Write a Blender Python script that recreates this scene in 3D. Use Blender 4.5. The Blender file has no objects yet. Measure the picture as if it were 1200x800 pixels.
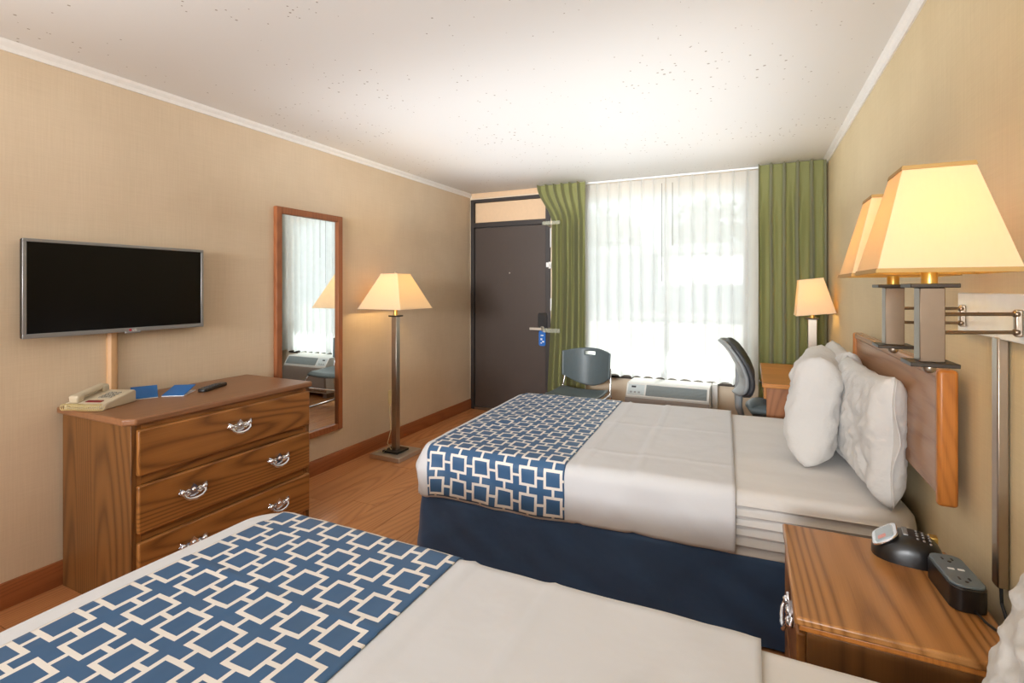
import bpy, math, random
from mathutils import Vector, Matrix, noise

random.seed(7)
PI = math.pi
scene = bpy.context.scene
COL = scene.collection

# ------------------------------------------------------------------ camera
CAM_F = 590.0            # focal length in pixels of the 1200 px wide frame
cam = bpy.data.cameras.new('camera')
cam.sensor_fit = 'HORIZONTAL'
cam.sensor_width = 36.0
cam.lens = 36.0 * CAM_F / 1200.0
cam.shift_y = -63.0 / 1200.0
cam.clip_start = 0.02
cam.clip_end = 200
cam_ob = bpy.data.objects.new('camera', cam)
COL.objects.link(cam_ob)
cam_ob.location = (0, 0, 1.36)
cam_ob.rotation_euler = (PI / 2, 0, math.atan(281.0 / CAM_F))
scene.camera = cam_ob

# ------------------------------------------------------------------ world, sun, fill, exposure
world = bpy.data.worlds.new('world')
scene.world = world
world.use_nodes = True
wn = world.node_tree.nodes
wn['Background'].inputs[0].default_value = (0.86, 0.93, 1.0, 1)
wn['Background'].inputs[1].default_value = 1.18

sun = bpy.data.lights.new('sun', 'SUN')
sun.energy = 7.0
sun.angle = math.radians(1.0)
sun.color = (1.0, 0.96, 0.88)
sun_ob = bpy.data.objects.new('sun', sun)
COL.objects.link(sun_ob)
sun_ob.rotation_euler = Vector((-0.10, -0.62, -0.80)).to_track_quat('-Z', 'Y').to_euler()

def area(name, loc, direction, sx, sy, watts, color):
    l = bpy.data.lights.new(name, 'AREA')
    l.shape = 'RECTANGLE'; l.size = sx; l.size_y = sy
    l.energy = watts; l.color = color
    o = bpy.data.objects.new(name, l); COL.objects.link(o)
    o.location = loc
    o.rotation_euler = Vector(direction).to_track_quat('-Z', 'Y').to_euler()
    return o

area('rear_fill_light', (-1.15, -4.6, 1.3), (0.0, 1.0, 0.40), 2.6, 1.7, 60, (0.86, 0.94, 1.0))  # added fill lamp at the unseen rear, brightens the room from behind
far_l = area('rear_narrow_fill', (-1.15, -4.55, 1.85), (-0.02, 1.0, 0.04), 2.4, 0.8, 40, (0.96, 0.98, 1.0))  # added narrow-spread fill from the rear, lifts the far end
far_l.data.spread = math.radians(48)
area('ceiling_bounce_fill', (-1.15, -0.3, 1.75), (0.0, 0.0, 1.0), 2.4, 2.0, 21, (0.92, 0.98, 1.0))  # added lamp without a body behind the camera, bounces fill off the ceiling
area('far_bounce_fill', (-1.1, 3.15, 1.85), (0.0, 0.0, 1.0), 2.6, 2.3, 16, (0.93, 0.97, 1.0))  # added floating lamp, unseen from below, brightens the far ceiling

vs = scene.view_settings
scene.display_settings.display_device = 'sRGB'
vs.view_transform = 'Standard'
vs.look = 'None'
vs.gamma = 1.0
vs.exposure = 0.40
vs.use_curve_mapping = False
scene.cycles.max_bounces = 10
scene.cycles.transparent_max_bounces = 12
scene.cycles.diffuse_bounces = 5
scene.cycles.transmission_bounces = 6
scene.cycles.caustics_reflective = False
scene.cycles.caustics_refractive = False
scene.cycles.sample_clamp_indirect = 6.0
scene.cycles.use_denoising = True

# ------------------------------------------------------------------ materials
def lin(c):
    out = []
    for v in c[:3]:
        v /= 255.0
        out.append(v / 12.92 if v <= 0.04045 else ((v + 0.055) / 1.055) ** 2.4)
    return tuple(out) + (1.0,)

class Mat:
    """small wrapper round a node material"""
    def __init__(s, name):
        s.m = bpy.data.materials.new(name)
        s.m.use_nodes = True
        s.t = s.m.node_tree
        s.b = s.t.nodes['Principled BSDF']
        s.out = s.t.nodes['Material Output']
    def n(s, kind, **kw):
        x = s.t.nodes.new(kind)
        for k, v in kw.items():
            setattr(x, k, v)
        return x
    def l(s, a, b):
        s.t.links.new(a, b)
    def set(s, **kw):
        for k, v in kw.items():
            s.b.inputs[k.replace('_', ' ')].default_value = v
        return s
    def math(s, op, a, b=None):
        x = s.n('ShaderNodeMath', operation=op)
        for i, v in enumerate((a, b)):
            if v is None: continue
            if isinstance(v, (int, float)): x.inputs[i].default_value = v
            else: s.l(v, x.inputs[i])
        return x.outputs[0]
    def coords(s, scale=(1, 1, 1), kind='Object', rand=0.0):
        tc = s.n('ShaderNodeTexCoord')
        mp = s.n('ShaderNodeMapping')
        mp.inputs['Scale'].default_value = scale
        s.l(tc.outputs[kind], mp.inputs['Vector'])
        if rand:
            oi = s.n('ShaderNodeObjectInfo')
            cx = s.n('ShaderNodeCombineXYZ')
            r = s.math('MULTIPLY', oi.outputs['Random'], rand)
            for i in range(3): s.l(r, cx.inputs[i])
            s.l(cx.outputs[0], mp.inputs['Location'])
        return mp.outputs[0]
    def noise(s, vec, scale, detail=3, rough=0.55):
        x = s.n('ShaderNodeTexNoise')
        x.inputs['Scale'].default_value = scale
        x.inputs['Detail'].default_value = detail
        x.inputs['Roughness'].default_value = rough
        s.l(vec, x.inputs['Vector'])
        return x.outputs['Fac']
    def ramp(s, fac, stops):
        x = s.n('ShaderNodeValToRGB')
        e = x.color_ramp.elements
        while len(e) < len(stops): e.new(0.5)
        for i, (p, c) in enumerate(stops):
            e[i].position = p; e[i].color = c
        s.l(fac, x.inputs[0])
        return x.outputs[0]
    def mix(s, fac, a, b, mode='MIX'):
        x = s.n('ShaderNodeMix', data_type='RGBA', blend_type=mode)
        for sock, v in ((x.inputs[0], fac), (x.inputs[6], a), (x.inputs[7], b)):
            if isinstance(v, (int, float, tuple)): sock.default_value = v
            else: s.l(v, sock)
        return x.outputs[2]
    def bump(s, h, strength=0.3, dist=0.01):
        x = s.n('ShaderNodeBump')
        x.inputs['Strength'].default_value = strength
        x.inputs['Distance'].default_value = dist
        s.l(h, x.inputs['Height'])
        s.l(x.outputs[0], s.b.inputs['Normal'])
        return x.outputs[0]
    def color(s, c):
        s.l(c, s.b.inputs['Base Color'])

def plain(name, rgb, rough=0.5, metal=0.0, spec=0.5, grain=0.0):
    m = Mat(name)
    m.set(Roughness=rough, Metallic=metal, Specular_IOR_Level=spec)
    v = m.coords((1, 1, 1))
    f = m.noise(v, 35, 3)
    a = lin(rgb)
    k = 0.93
    m.color(m.mix(f, tuple(x * k for x in a[:3]) + (1,), tuple(min(1, x * 1.06) for x in a[:3]) + (1,)))
    if grain:
        m.bump(m.noise(v, 260, 2), grain, 0.002)
    return m.m

def wood(name, dark, light, grain='y', fine=1.0, rough=0.38, rand=0.0, cath=0.5):
    """oak-like grain: long streaks along one axis with wavy cathedral bands across it"""
    m = Mat(name)
    k = {'x': 0, 'y': 1, 'z': 2}[grain]
    def sc(across, along):
        v = [across] * 3; v[k] = along
        return tuple(v)
    # contour lines of a stretched smooth field read as cathedral grain
    v = m.coords(sc(1, 1), rand=rand)
    field = m.noise(m.coords(sc(3.4 * fine, 0.42 * fine), rand=rand), 1.0, 0.6, 0.4)
    sepv = m.n('ShaderNodeSeparateXYZ'); m.l(v, sepv.inputs[0])
    across = m.math('ADD', sepv.outputs[(k + 1) % 3], sepv.outputs[(k + 2) % 3])
    phase = m.math('ADD', m.math('MULTIPLY', field, 150.0), m.math('MULTIPLY', across, 70.0 * fine))
    wav = m.math('ADD', m.math('MULTIPLY', m.math('SINE', phase), 0.5), 0.5)
    lines = m.math('POWER', wav, 0.6)
    streak = m.noise(m.coords(sc(1, 0.014), rand=rand), 260 * fine, 4, 0.65)
    broad = m.noise(m.coords(sc(1, 0.12), rand=rand), 9, 2)
    f = m.mix(cath, streak, lines)
    f2 = m.mix(0.28, f, broad)
    c = m.ramp(f2, [(0.22, lin(dark)), (0.52, tuple(0.4 * a + 0.6 * b for a, b in zip(lin(dark), lin(light)))), (0.85, lin(light))])
    m.color(c)
    m.set(Roughness=rough, Specular_IOR_Level=0.4)
    m.bump(f2, 0.06, 0.002)
    return m.m

def cloth(name, rgb, rough=0.85, weave=420, sheen=0.15, wrinkle=0.0, wscale=5.0, translucent=0.0):
    m = Mat(name)
    v = m.coords()
    f = m.noise(v, weave, 2)
    g = m.noise(v, 3, 2)
    a = lin(rgb)
    m.color(m.mix(g, tuple(x * 0.95 for x in a[:3]) + (1,), tuple(min(1, x * 1.04) for x in a[:3]) + (1,)))
    m.set(Roughness=rough, Specular_IOR_Level=0.25, Sheen_Weight=sheen)
    h = f
    if wrinkle:
        w = m.noise(v, wscale, 4, 0.5)
        h = m.math('ADD', m.math('MULTIPLY', w, 1.0), m.math('MULTIPLY', f, 0.012))
        m.bump(h, wrinkle, 0.05)
    else:
        m.bump(h, 0.12, 0.001)
    if translucent:
        tr = m.n('ShaderNodeBsdfTranslucent')
        tr.inputs[0].default_value = a
        mx = m.n('ShaderNodeMixShader'); mx.inputs[0].default_value = translucent
        m.l(m.b.outputs[0], mx.inputs[1]); m.l(tr.outputs[0], mx.inputs[2])
        m.l(mx.outputs[0], m.out.inputs[0])
    return m.m

def wallpaper(name, rgb, rgb2):
    """woven grasscloth vinyl: fine vertical and horizontal threads and faint blotches"""
    m = Mat(name)
    v1 = m.coords((1, 1, 0.03)); v2 = m.coords((0.03, 0.03, 1)); v3 = m.coords()
    a = m.noise(v1, 170, 2); b = m.noise(v2, 230, 2); c = m.noise(v3, 1.3, 3)
    t = m.math('ADD', m.math('MULTIPLY', a, 0.55), m.math('MULTIPLY', b, 0.45))
    f = m.math('ADD', m.math('MULTIPLY', t, 0.42), m.math('MULTIPLY', c, 0.58))
    m.color(m.ramp(f, [(0.32, lin(rgb)), (0.68, lin(rgb2))]))
    m.set(Roughness=0.62, Specular_IOR_Level=0.3)
    m.bump(t, 0.10, 0.003)
    return m.m

def ceiling_mat():
    m = Mat('textured_ceiling')
    v = m.coords()
    vo = m.n('ShaderNodeTexVoronoi'); vo.inputs['Scale'].default_value = 34
    m.l(v, vo.inputs['Vector'])
    clump = m.noise(v, 1.7, 3)
    size = m.math('MULTIPLY', m.math('SUBTRACT', clump, 0.30), 0.62)
    pit = m.math('LESS_THAN', vo.outputs['Distance'], size)
    pick = m.n('ShaderNodeSeparateColor'); m.l(vo.outputs['Color'], pick.inputs[0])
    pit = m.math('MULTIPLY', pit, m.math('GREATER_THAN', pick.outputs[0], 0.72))
    m.color(m.mix(pit, lin((230, 228, 225)), lin((168, 158, 148))))
    m.set(Roughness=0.55, Specular_IOR_Level=0.35)
    h = m.math('SUBTRACT', m.math('MULTIPLY', m.noise(v, 90, 4), 0.3), pit)
    m.bump(h, 0.25, 0.004)
    return m.m

def lattice(name):
    """blue cloth printed with pale squares joined by short bars (UV in metres)"""
    m = Mat(name)
    uv = m.n('ShaderNodeUVMap')
    sp = m.n('ShaderNodeSeparateXYZ'); m.l(uv.outputs[0], sp.inputs[0])
    P = 0.1175
    def cell(o):
        return m.math('ABSOLUTE', m.math('SUBTRACT', m.math('FRACT', m.math('DIVIDE', o, P)), 0.5))
    fx = cell(sp.outputs[0]); fy = cell(sp.outputs[1])
    mx = m.math('MAXIMUM', fx, fy); mn = m.math('MINIMUM', fx, fy)
    ring = m.math('MULTIPLY', m.math('GREATER_THAN', mx, 0.268), m.math('LESS_THAN', mx, 0.372))
    conn = m.math('MULTIPLY', m.math('GREATER_THAN', mx, 0.368), m.math('LESS_THAN', mn, 0.05))
    k = m.math('MAXIMUM', ring, conn)
    v = m.coords()
    g = m.noise(v, 5, 3)
    blue = m.mix(g, lin((50, 84, 120)), lin((60, 97, 136)))
    m.color(m.mix(k, blue, lin((226, 219, 211))))
    m.set(Roughness=0.5, Specular_IOR_Level=0.4, Sheen_Weight=0.04)
    w = m.noise(v, 4.5, 3)
    m.bump(w, 0.25, 0.03)
    return m.m

def sheer_mat():
    m = Mat('white_sheer')
    v = m.coords((1, 1, 1))
    df = m.n('ShaderNodeBsdfDiffuse'); df.inputs[0].default_value = lin((240, 243, 243))
    tl = m.n('ShaderNodeBsdfTranslucent'); tl.inputs[0].default_value = lin((243, 246, 247))
    tp = m.n('ShaderNodeBsdfTransparent'); tp.inputs[0].default_value = (1, 1, 1, 1)
    a = m.n('ShaderNodeMixShader'); a.inputs[0].default_value = 0.62
    m.l(df.outputs[0], a.inputs[1]); m.l(tl.outputs[0], a.inputs[2])
    b = m.n('ShaderNodeMixShader')
    thread = m.noise(m.coords((1, 1, 0.02)), 60, 2)
    m.l(m.math('ADD', 0.76, m.math('MULTIPLY', thread, 0.12)), b.inputs[0])
    m.l(tp.outputs[0], b.inputs[1]); m.l(a.outputs[0], b.inputs[2])
    m.l(b.outputs[0], m.out.inputs[0])
    return m.m

def shade_mat(name, rgb, trans=0.5, thru=(255, 234, 184)):
    """cream lampshade cloth that lets the bulb's light through"""
    m = Mat(name)
    v = m.coords((1, 1, 0.05))
    f = m.noise(v, 160, 2)
    a = lin(rgb)
    df = m.n('ShaderNodeBsdfDiffuse'); tl = m.n('ShaderNodeBsdfTranslucent')
    c = m.mix(f, tuple(x * 0.94 for x in a[:3]) + (1,), a)
    m.l(c, df.inputs[0])
    tl.inputs[0].default_value = lin(thru)
    mx = m.n('ShaderNodeMixShader'); mx.inputs[0].default_value = trans
    m.l(df.outputs[0], mx.inputs[1]); m.l(tl.outputs[0], mx.inputs[2])
    m.l(mx.outputs[0], m.out.inputs[0])
    return m.m

def glow(name, rgb, strength):
    m = Mat(name)
    e = m.n('ShaderNodeEmission'); e.inputs[0].default_value = lin(rgb); e.inputs[1].default_value = strength
    m.l(e.outputs[0], m.out.inputs[0])
    return m.m

def glass_mat(name):
    m = Mat(name)
    tp = m.n('ShaderNodeBsdfTransparent'); tp.inputs[0].default_value = (0.96, 0.98, 0.97, 1)
    gl = m.n('ShaderNodeBsdfGlossy'); gl.inputs['Roughness'].default_value = 0.02
    mx = m.n('ShaderNodeMixShader'); mx.inputs[0].default_value = 0.06
    m.l(tp.outputs[0], mx.inputs[1]); m.l(gl.outputs[0], mx.inputs[2])
    m.l(mx.outputs[0], m.out.inputs[0])
    return m.m

M = {}
M['wall'] = wallpaper('grasscloth_wallpaper', (206, 184, 155), (224, 204, 177))
M['wall_lamplit'] = wallpaper('lamplit_grasscloth_wallpaper', (210, 190, 150), (228, 210, 172))  # same paper as the left wall, lamplight's golden tone put into its colour
M['wall_window'] = wallpaper('window_wall_wallpaper', (216, 198, 172), (228, 210, 186))
M['ceiling'] = ceiling_mat()
M['white_trim'] = plain('white_painted_trim', (236, 232, 226), 0.4)
M['cherry'] = wood('cherry_baseboard_wood', (126, 70, 36), (166, 98, 54), 'y', 1.2, 0.42, cath=0.3)
M['plank'] = wood('laminate_plank', (156, 96, 56), (208, 148, 98), 'y', 0.9, 0.28, rand=40.0, cath=0.35)
M['floor_gap'] = plain('dark_floor_joint', (70, 38, 20), 0.7)
M['oak_front'] = wood('oak_drawer_front', (104, 62, 26), (170, 112, 56), 'y', 1.0, 0.36, rand=9.0)
M['oak_side'] = wood('oak_side_panel', (84, 52, 24), (130, 86, 44), 'z', 1.0, 0.42)
M['oak_top'] = wood('oak_table_top', (124, 78, 36), (190, 134, 78), 'y', 1.0, 0.30)
M['walnut_top'] = wood('brown_laminate_top', (122, 82, 54), (150, 104, 70), 'y', 1.0, 0.34, cath=0.2)
M['oak_red'] = wood('reddish_oak_frame', (132, 76, 44), (168, 104, 64), 'z', 1.3, 0.4, cath=0.3)
M['head_wood'] = wood('walnut_headboard_veneer', (138, 96, 66), (186, 140, 104), 'y', 0.9, 0.24, cath=0.35)
M['oak_edge'] = wood('golden_oak_edge', (150, 88, 34), (196, 124, 56), 'z', 1.4, 0.36, cath=0.3)
M['desk_top'] = wood('desk_oak_top', (160, 98, 42), (206, 140, 72), 'x', 1.0, 0.28, cath=0.3)
M['desk_side'] = wood('desk_walnut_panel', (122, 74, 40), (164, 106, 64), 'z', 1.0, 0.45)
M['chrome'] = plain('polished_chrome', (232, 232, 236), 0.2, 1.0)
M['nickel'] = plain('brushed_nickel', (176, 164, 150), 0.30, 1.0)
M['nickel_dark'] = plain('dark_brushed_nickel', (132, 116, 100), 0.32, 1.0)
M['nickel_light'] = plain('satin_nickel', (206, 198, 186), 0.35, 0.85)
M['silver'] = plain('silver_plastic', (150, 150, 150), 0.35, 0.6)
M['dark_metal'] = plain('dark_bronze_metal', (60, 54, 48), 0.4, 0.7)
M['white_metal'] = plain('white_enamel', (240, 240, 238), 0.3)
M['black'] = plain('black_plastic', (26, 24, 24), 0.3)
M['screen'] = plain('black_screen_glass', (4, 4, 5), 0.18, spec=0.25)
M['door'] = plain('dark_brown_door_paint', (66, 54, 47), 0.5, grain=0.05)
M['door_frame'] = plain('black_brown_door_frame', (44, 38, 36), 0.45)
M['transom'] = plain('tan_transom_panel', (218, 186, 150), 0.6)
M['mirror'] = plain('mirror_silvering', (235, 240, 240), 0.0, 1.0)
M['linen'] = cloth('white_bed_linen', (208, 208, 210), 0.85, 420, 0.1, 0.28, 2.6)
M['sheet'] = cloth('white_fitted_sheet', (212, 208, 204), 0.85, 420, 0.2, 0.14, 5)
M['pillow'] = cloth('white_pillowcase', (206, 203, 199), 0.85, 420, 0.2, 0.55, 7)
M['skirt'] = cloth('navy_bed_skirt', (60, 85, 120), 0.6, 380, 0.15, 0.6, 2.6)
M['lattice'] = lattice('blue_lattice_print')
M['drape'] = cloth('olive_green_drape', (136, 136, 84), 0.6, 300, 0.25, translucent=0.10)
M['sheer'] = sheer_mat()
M['shade'] = shade_mat('cream_lampshade', (250, 240, 218), 0.5)
M['shade_gold'] = shade_mat('golden_lampshade', (248, 238, 206), 0.46, (255, 222, 116))
M['shade_trim'] = plain('tan_lampshade_trim', (178, 142, 84), 0.8)
M['bulb'] = glow('warm_bulb', (255, 218, 140), 40.0)
M['bulb_floor'] = glow('warm_floor_bulb', (255, 220, 156), 150.0)
M['bulb_desk'] = glow('warm_desk_bulb', (255, 210, 138), 85.0)
M['brass'] = plain('brass_socket', (214, 176, 96), 0.35, 0.8)
M['slate'] = plain('slate_blue_plastic', (92, 104, 108), 0.4, grain=0.08)
M['grey_plastic'] = plain('pale_grey_plastic', (150, 154, 156), 0.35)
M['charcoal'] = plain('charcoal_plastic', (58, 60, 64), 0.45)
M['ac_white'] = plain('off_white_plastic', (228, 228, 224), 0.4)
M['ac_grille'] = plain('grey_grille', (140, 148, 148), 0.5)
M['ac_panel'] = plain('pale_blue_control_panel', (196, 206, 208), 0.4)
M['taupe'] = plain('taupe_plastic', (150, 138, 130), 0.5)
M['beige'] = plain('beige_phone_plastic', (196, 182, 156), 0.4)
M['beige_dark'] = plain('grey_phone_keys', (140, 134, 120), 0.5)
M['cord_cream'] = plain('cream_coiled_cord', (224, 206, 152), 0.45)
M['red_label'] = plain('dark_red_label', (120, 24, 30), 0.4)
M['blue_card'] = plain('blue_card', (16, 104, 178), 0.45)
M['white_card'] = plain('white_card', (236, 238, 242), 0.5)
M['tan_plastic'] = plain('tan_cord_cover', (206, 162, 116), 0.4)
M['ivory'] = plain('ivory_outlet_plastic', (222, 208, 160), 0.45)
M['lcd'] = plain('pale_lcd', (176, 190, 200), 0.15)
M['lcd_red'] = plain('pale_red_lcd', (226, 150, 140), 0.2)
M['slate_top'] = plain('slate_outlet_face', (104, 116, 122), 0.35)
def clear_mat():
    m = Mat('clear_plastic_strip'); m.set(Roughness=0.25)
    m.b.inputs['Base Color'].default_value = lin((206, 208, 188))
    tp = m.n('ShaderNodeBsdfTransparent'); mx = m.n('ShaderNodeMixShader'); mx.inputs[0].default_value = 0.28
    m.l(tp.outputs[0], mx.inputs[1]); m.l(m.b.outputs[0], mx.inputs[2]); m.l(mx.outputs[0], m.out.inputs[0])
    return m.m
M['clear'] = clear_mat()
M['concrete'] = plain('pale_concrete', (200, 198, 192), 0.8, grain=0.2)
M['far_wall'] = plain('blue_grey_siding', (150, 164, 172), 0.8)
M['grey_roof'] = plain('grey_shingle_roof', (112, 122, 128), 0.9)
M['white_roof'] = plain('white_metal_roof', (240, 240, 240), 0.5)
M['leaf'] = plain('tree_leaves', (96, 112, 92), 0.8)
M['bark'] = plain('tree_bark', (90, 80, 70), 0.9)
M['glass'] = glass_mat('clear_window_glass')
M['alu'] = plain('white_window_frame', (214, 216, 216), 0.4)
M['red_led'] = plain('red_badge', (190, 40, 50), 0.4)
M['tag_blue'] = plain('bright_blue_tag', (24, 104, 190), 0.4)

# ------------------------------------------------------------------ mesh helpers
def R3(rot):
    return Matrix.Rotation(rot[2], 3, 'Z') @ Matrix.Rotation(rot[1], 3, 'Y') @ Matrix.Rotation(rot[0], 3, 'X')

class MB:
    def __init__(s):
        s.v = []; s.f = []; s.uv = None
    def add(s, vs, fs, rot=(0, 0, 0), loc=(0, 0, 0)):
        o = len(s.v); r = R3(rot); L = Vector(loc)
        s.v += [r @ Vector(v) + L for v in vs]
        s.f += [tuple(i + o for i in f) for f in fs]
        return s
    def box(s, x0, x1, y0, y1, z0, z1, rot=(0, 0, 0), loc=(0, 0, 0)):
        vs = [(x, y, z) for z in (z0, z1) for y in (y0, y1) for x in (x0, x1)]
        return s.add(vs, [(0, 2, 3, 1), (4, 5, 7, 6), (0, 1, 5, 4), (1, 3, 7, 5), (3, 2, 6, 7), (2, 0, 4, 6)], rot, loc)
    def cbox(s, c, d, rot=(0, 0, 0)):
        return s.box(-d[0] / 2, d[0] / 2, -d[1] / 2, d[1] / 2, -d[2] / 2, d[2] / 2, rot, c)
    def frustum(s, z0, w0, d0, z1, w1, d1, cap=True, loc=(0, 0, 0), rot=(0, 0, 0)):
        vs = [(sx * w0 / 2, sy * d0 / 2, z0) for sx, sy in ((-1, -1), (1, -1), (1, 1), (-1, 1))]
        vs += [(sx * w1 / 2, sy * d1 / 2, z1) for sx, sy in ((-1, -1), (1, -1), (1, 1), (-1, 1))]
        fs = [(i, (i + 1) % 4, 4 + (i + 1) % 4, 4 + i) for i in range(4)]
        if cap: fs += [(3, 2, 1, 0), (4, 5, 6, 7)]
        return s.add(vs, fs, rot, loc)
    def prism(s, poly, a, b, axis='z', rot=(0, 0, 0), loc=(0, 0, 0)):
        n = len(poly)
        def p3(p, h):
            return {'z': (p[0], p[1], h), 'y': (p[0], h, p[1]), 'x': (h, p[0], p[1])}[axis]
        vs = [p3(p, a) for p in poly] + [p3(p, b) for p in poly]
        fs = [tuple(range(n - 1, -1, -1)), tuple(range(n, 2 * n))]
        fs += [(i, (i + 1) % n, n + (i + 1) % n, n + i) for i in range(n)]
        return s.add(vs, fs, rot, loc)
    def tube(s, path, r, n=8, closed=False):
        P = [Vector(p) for p in path]; m = len(P); vs = []
        up = Vector((0.13, 0.21, 0.97)).normalized()
        for i, p in enumerate(P):
            a = P[(i - 1) % m] if (closed or i > 0) else P[i]
            b = P[(i + 1) % m] if (closed or i < m - 1) else P[i]
            t = (b - a).normalized()
            u = t.cross(up)
            if u.length < 1e-3: u = t.cross(Vector((1, 0, 0)))
            u.normalize(); w = t.cross(u)
            rr = r[i] if isinstance(r, (list, tuple)) else r
            vs += [p + rr * (math.cos(2 * PI * k / n) * u + math.sin(2 * PI * k / n) * w) for k in range(n)]
        fs = []
        for i in range(m if closed else m - 1):
            j = (i + 1) % m
            fs += [(i * n + k, i * n + (k + 1) % n, j * n + (k + 1) % n, j * n + k) for k in range(n)]
        if not closed:
            fs += [tuple(range(n - 1, -1, -1)), tuple(range((m - 1) * n, m * n))]
        return s.add(vs, fs)
    def lathe(s, prof, n=16, rot=(0, 0, 0), loc=(0, 0, 0)):
        vs = []; fs = []
        for r, z in prof:
            vs += [(r * math.cos(2 * PI * k / n), r * math.sin(2 * PI * k / n), z) for k in range(n)]
        for i in range(len(prof) - 1):
            fs += [(i * n + k, i * n + (k + 1) % n, (i + 1) * n + (k + 1) % n, (i + 1) * n + k) for k in range(n)]
        fs += [tuple(range(n - 1, -1, -1)), tuple(range((len(prof) - 1) * n, len(prof) * n))]
        return s.add(vs, fs, rot, loc)
    def ball(s, c, r, n=12, m=8, sq=(1, 1, 1)):
        prof = [(max(1e-4, r * math.sin(PI * i / m)), -r * math.cos(PI * i / m)) for i in range(m + 1)]
        o = len(s.v); s.lathe(prof, n)
        for i in range(o, len(s.v)):
            p = s.v[i]; s.v[i] = Vector((p.x * sq[0] + c[0], p.y * sq[1] + c[1], p.z * sq[2] + c[2]))
        return s
    def grid(s, fn, nu, nv, uvfn=None):
        o = len(s.v)
        for j in range(nv + 1):
            for i in range(nu + 1):
                s.v.append(Vector(fn(i / nu, j / nv)))
        for j in range(nv):
            for i in range(nu):
                a = o + j * (nu + 1) + i
                s.f.append((a, a + 1, a + nu + 2, a + nu + 1))
        if uvfn:
            s.uv = [uvfn(i / nu, j / nv) for j in range(nv + 1) for i in range(nu + 1)]
        return s
    def build(s, name, mat, parent=None, bevel=0.0, seg=2, smooth=35, solid=0.0):
        me = bpy.data.meshes.new(name)
        me.from_pydata([tuple(v) for v in s.v], [], s.f)
        me.materials.append(mat)
        if s.uv:
            ul = me.uv_layers.new(name='UVMap')
            for lp in me.loops:
                ul.data[lp.index].uv = s.uv[lp.vertex_index]
        me.validate(); me.update()
        if smooth:
            me.polygons.foreach_set('use_smooth', [True] * len(me.polygons))
            me.set_sharp_from_angle(angle=math.radians(smooth))
        o = bpy.data.objects.new(name, me); COL.objects.link(o)
        if parent: o.parent = parent
        if solid:
            md = o.modifiers.new('thick', 'SOLIDIFY'); md.thickness = solid; md.offset = 0
        if bevel:
            md = o.modifiers.new('bevel', 'BEVEL'); md.width = bevel; md.segments = seg
            md.limit_method = 'ANGLE'; md.angle_limit = math.radians(40)
        return o

def tag(o, label, cat, group=None, kind=None):
    o['label'] = label; o['category'] = cat
    if group: o['group'] = group
    if kind: o['kind'] = kind
    return o
def thing(name, label, cat, loc=(0, 0, 0), rot=(0, 0, 0), group=None):
    o = bpy.data.objects.new(name, None); COL.objects.link(o)
    o.empty_display_size = 0.1
    o.location = loc; o.rotation_euler = rot
    return tag(o, label, cat, group)
def struct(o, label=None):
    o['kind'] = 'structure'
    if label: o['label'] = label
    return o
def copy_tree(root, loc, rot=None):
    def rec(o, par):
        c = o.copy(); COL.objects.link(c); c.parent = par
        for ch in list(o.children): rec(ch, c)
        return c
    r = rec(root, None); r.location = loc
    if rot: r.rotation_euler = rot
    return r
def rrect(w, h, r, n=5, cx=0, cy=0):
    pts = []
    for qx, qy, a0 in ((1, -1, -90), (1, 1, 0), (-1, 1, 90), (-1, -1, 180)):
        for k in range(n + 1):
            a = math.radians(a0 + 90 * k / n)
            pts.append((cx + qx * (w / 2 - r) + r * math.cos(a), cy + qy * (h / 2 - r) + r * math.sin(a)))
    return pts
def N(x, y, z=0.0): return noise.noise(Vector((x, y, z)))
def smooth01(t):
    t = max(0.0, min(1.0, t)); return t * t * (3 - 2 * t)

# ------------------------------------------------------------------ room shell
XL, XR, YB, YR, H = -2.87, 0.555, 4.93, -4.9, 2.41
T = 0.12
# floor: dark sub-floor with laminate planks laid on it
fl = struct(MB().box(XL - T, XR + T, YR - T, YB + 0.20, -0.10, -0.012).build('floor', M['floor_gap']), 'warm brown wood laminate floor laid along the room')
PW, PL, G = 0.19, 1.25, 0.0012
mesh_cache = {}
ix = 0
x = XL
while x < XR - 1e-6:
    w = min(PW, XR - x)
    y = YR - random.uniform(0.05, PL - 0.1)
    while y < YB + 0.02:
        y0, y1 = max(y, YR), min(y + PL, YB + 0.02)
        if y1 - y0 > 0.02:
            key = (round(w, 3), round(y1 - y0, 3))
            if key not in mesh_cache:
                o = MB().box(-w / 2 + G, w / 2 - G, -(y1 - y0) / 2 + G, (y1 - y0) / 2 - G, -0.012, 0.0).build('plank', M['plank'], fl, smooth=0)
                mesh_cache[key] = o.data
            else:
                o = bpy.data.objects.new('plank', mesh_cache[key]); COL.objects.link(o); o.parent = fl
            o.location = (x + w / 2, (y0 + y1) / 2, 0)
        y += PL
    x += PW
struct(MB().box(XL - T, XR + T, YR - T, YB + T, H, H + 0.1).build('ceiling', M['ceiling'], smooth=0), 'off-white textured ceiling with small pits')
struct(MB().box(XL - T, XL, YR - T, YB + T, -0.1, H).build('wall_left', M['wall'], smooth=0), 'beige grasscloth wall behind the television')
struct(MB().box(XR, XR + T, YR - T, YB + T, -0.1, H).build('wall_right', M['wall_lamplit'], smooth=0), 'beige grasscloth wall behind the headboard, tinted golden for lamplight')
struct(MB().box(XL, XR, YR - T, YR, -0.1, H).build('wall_rear', M['wall'], smooth=0))
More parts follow.
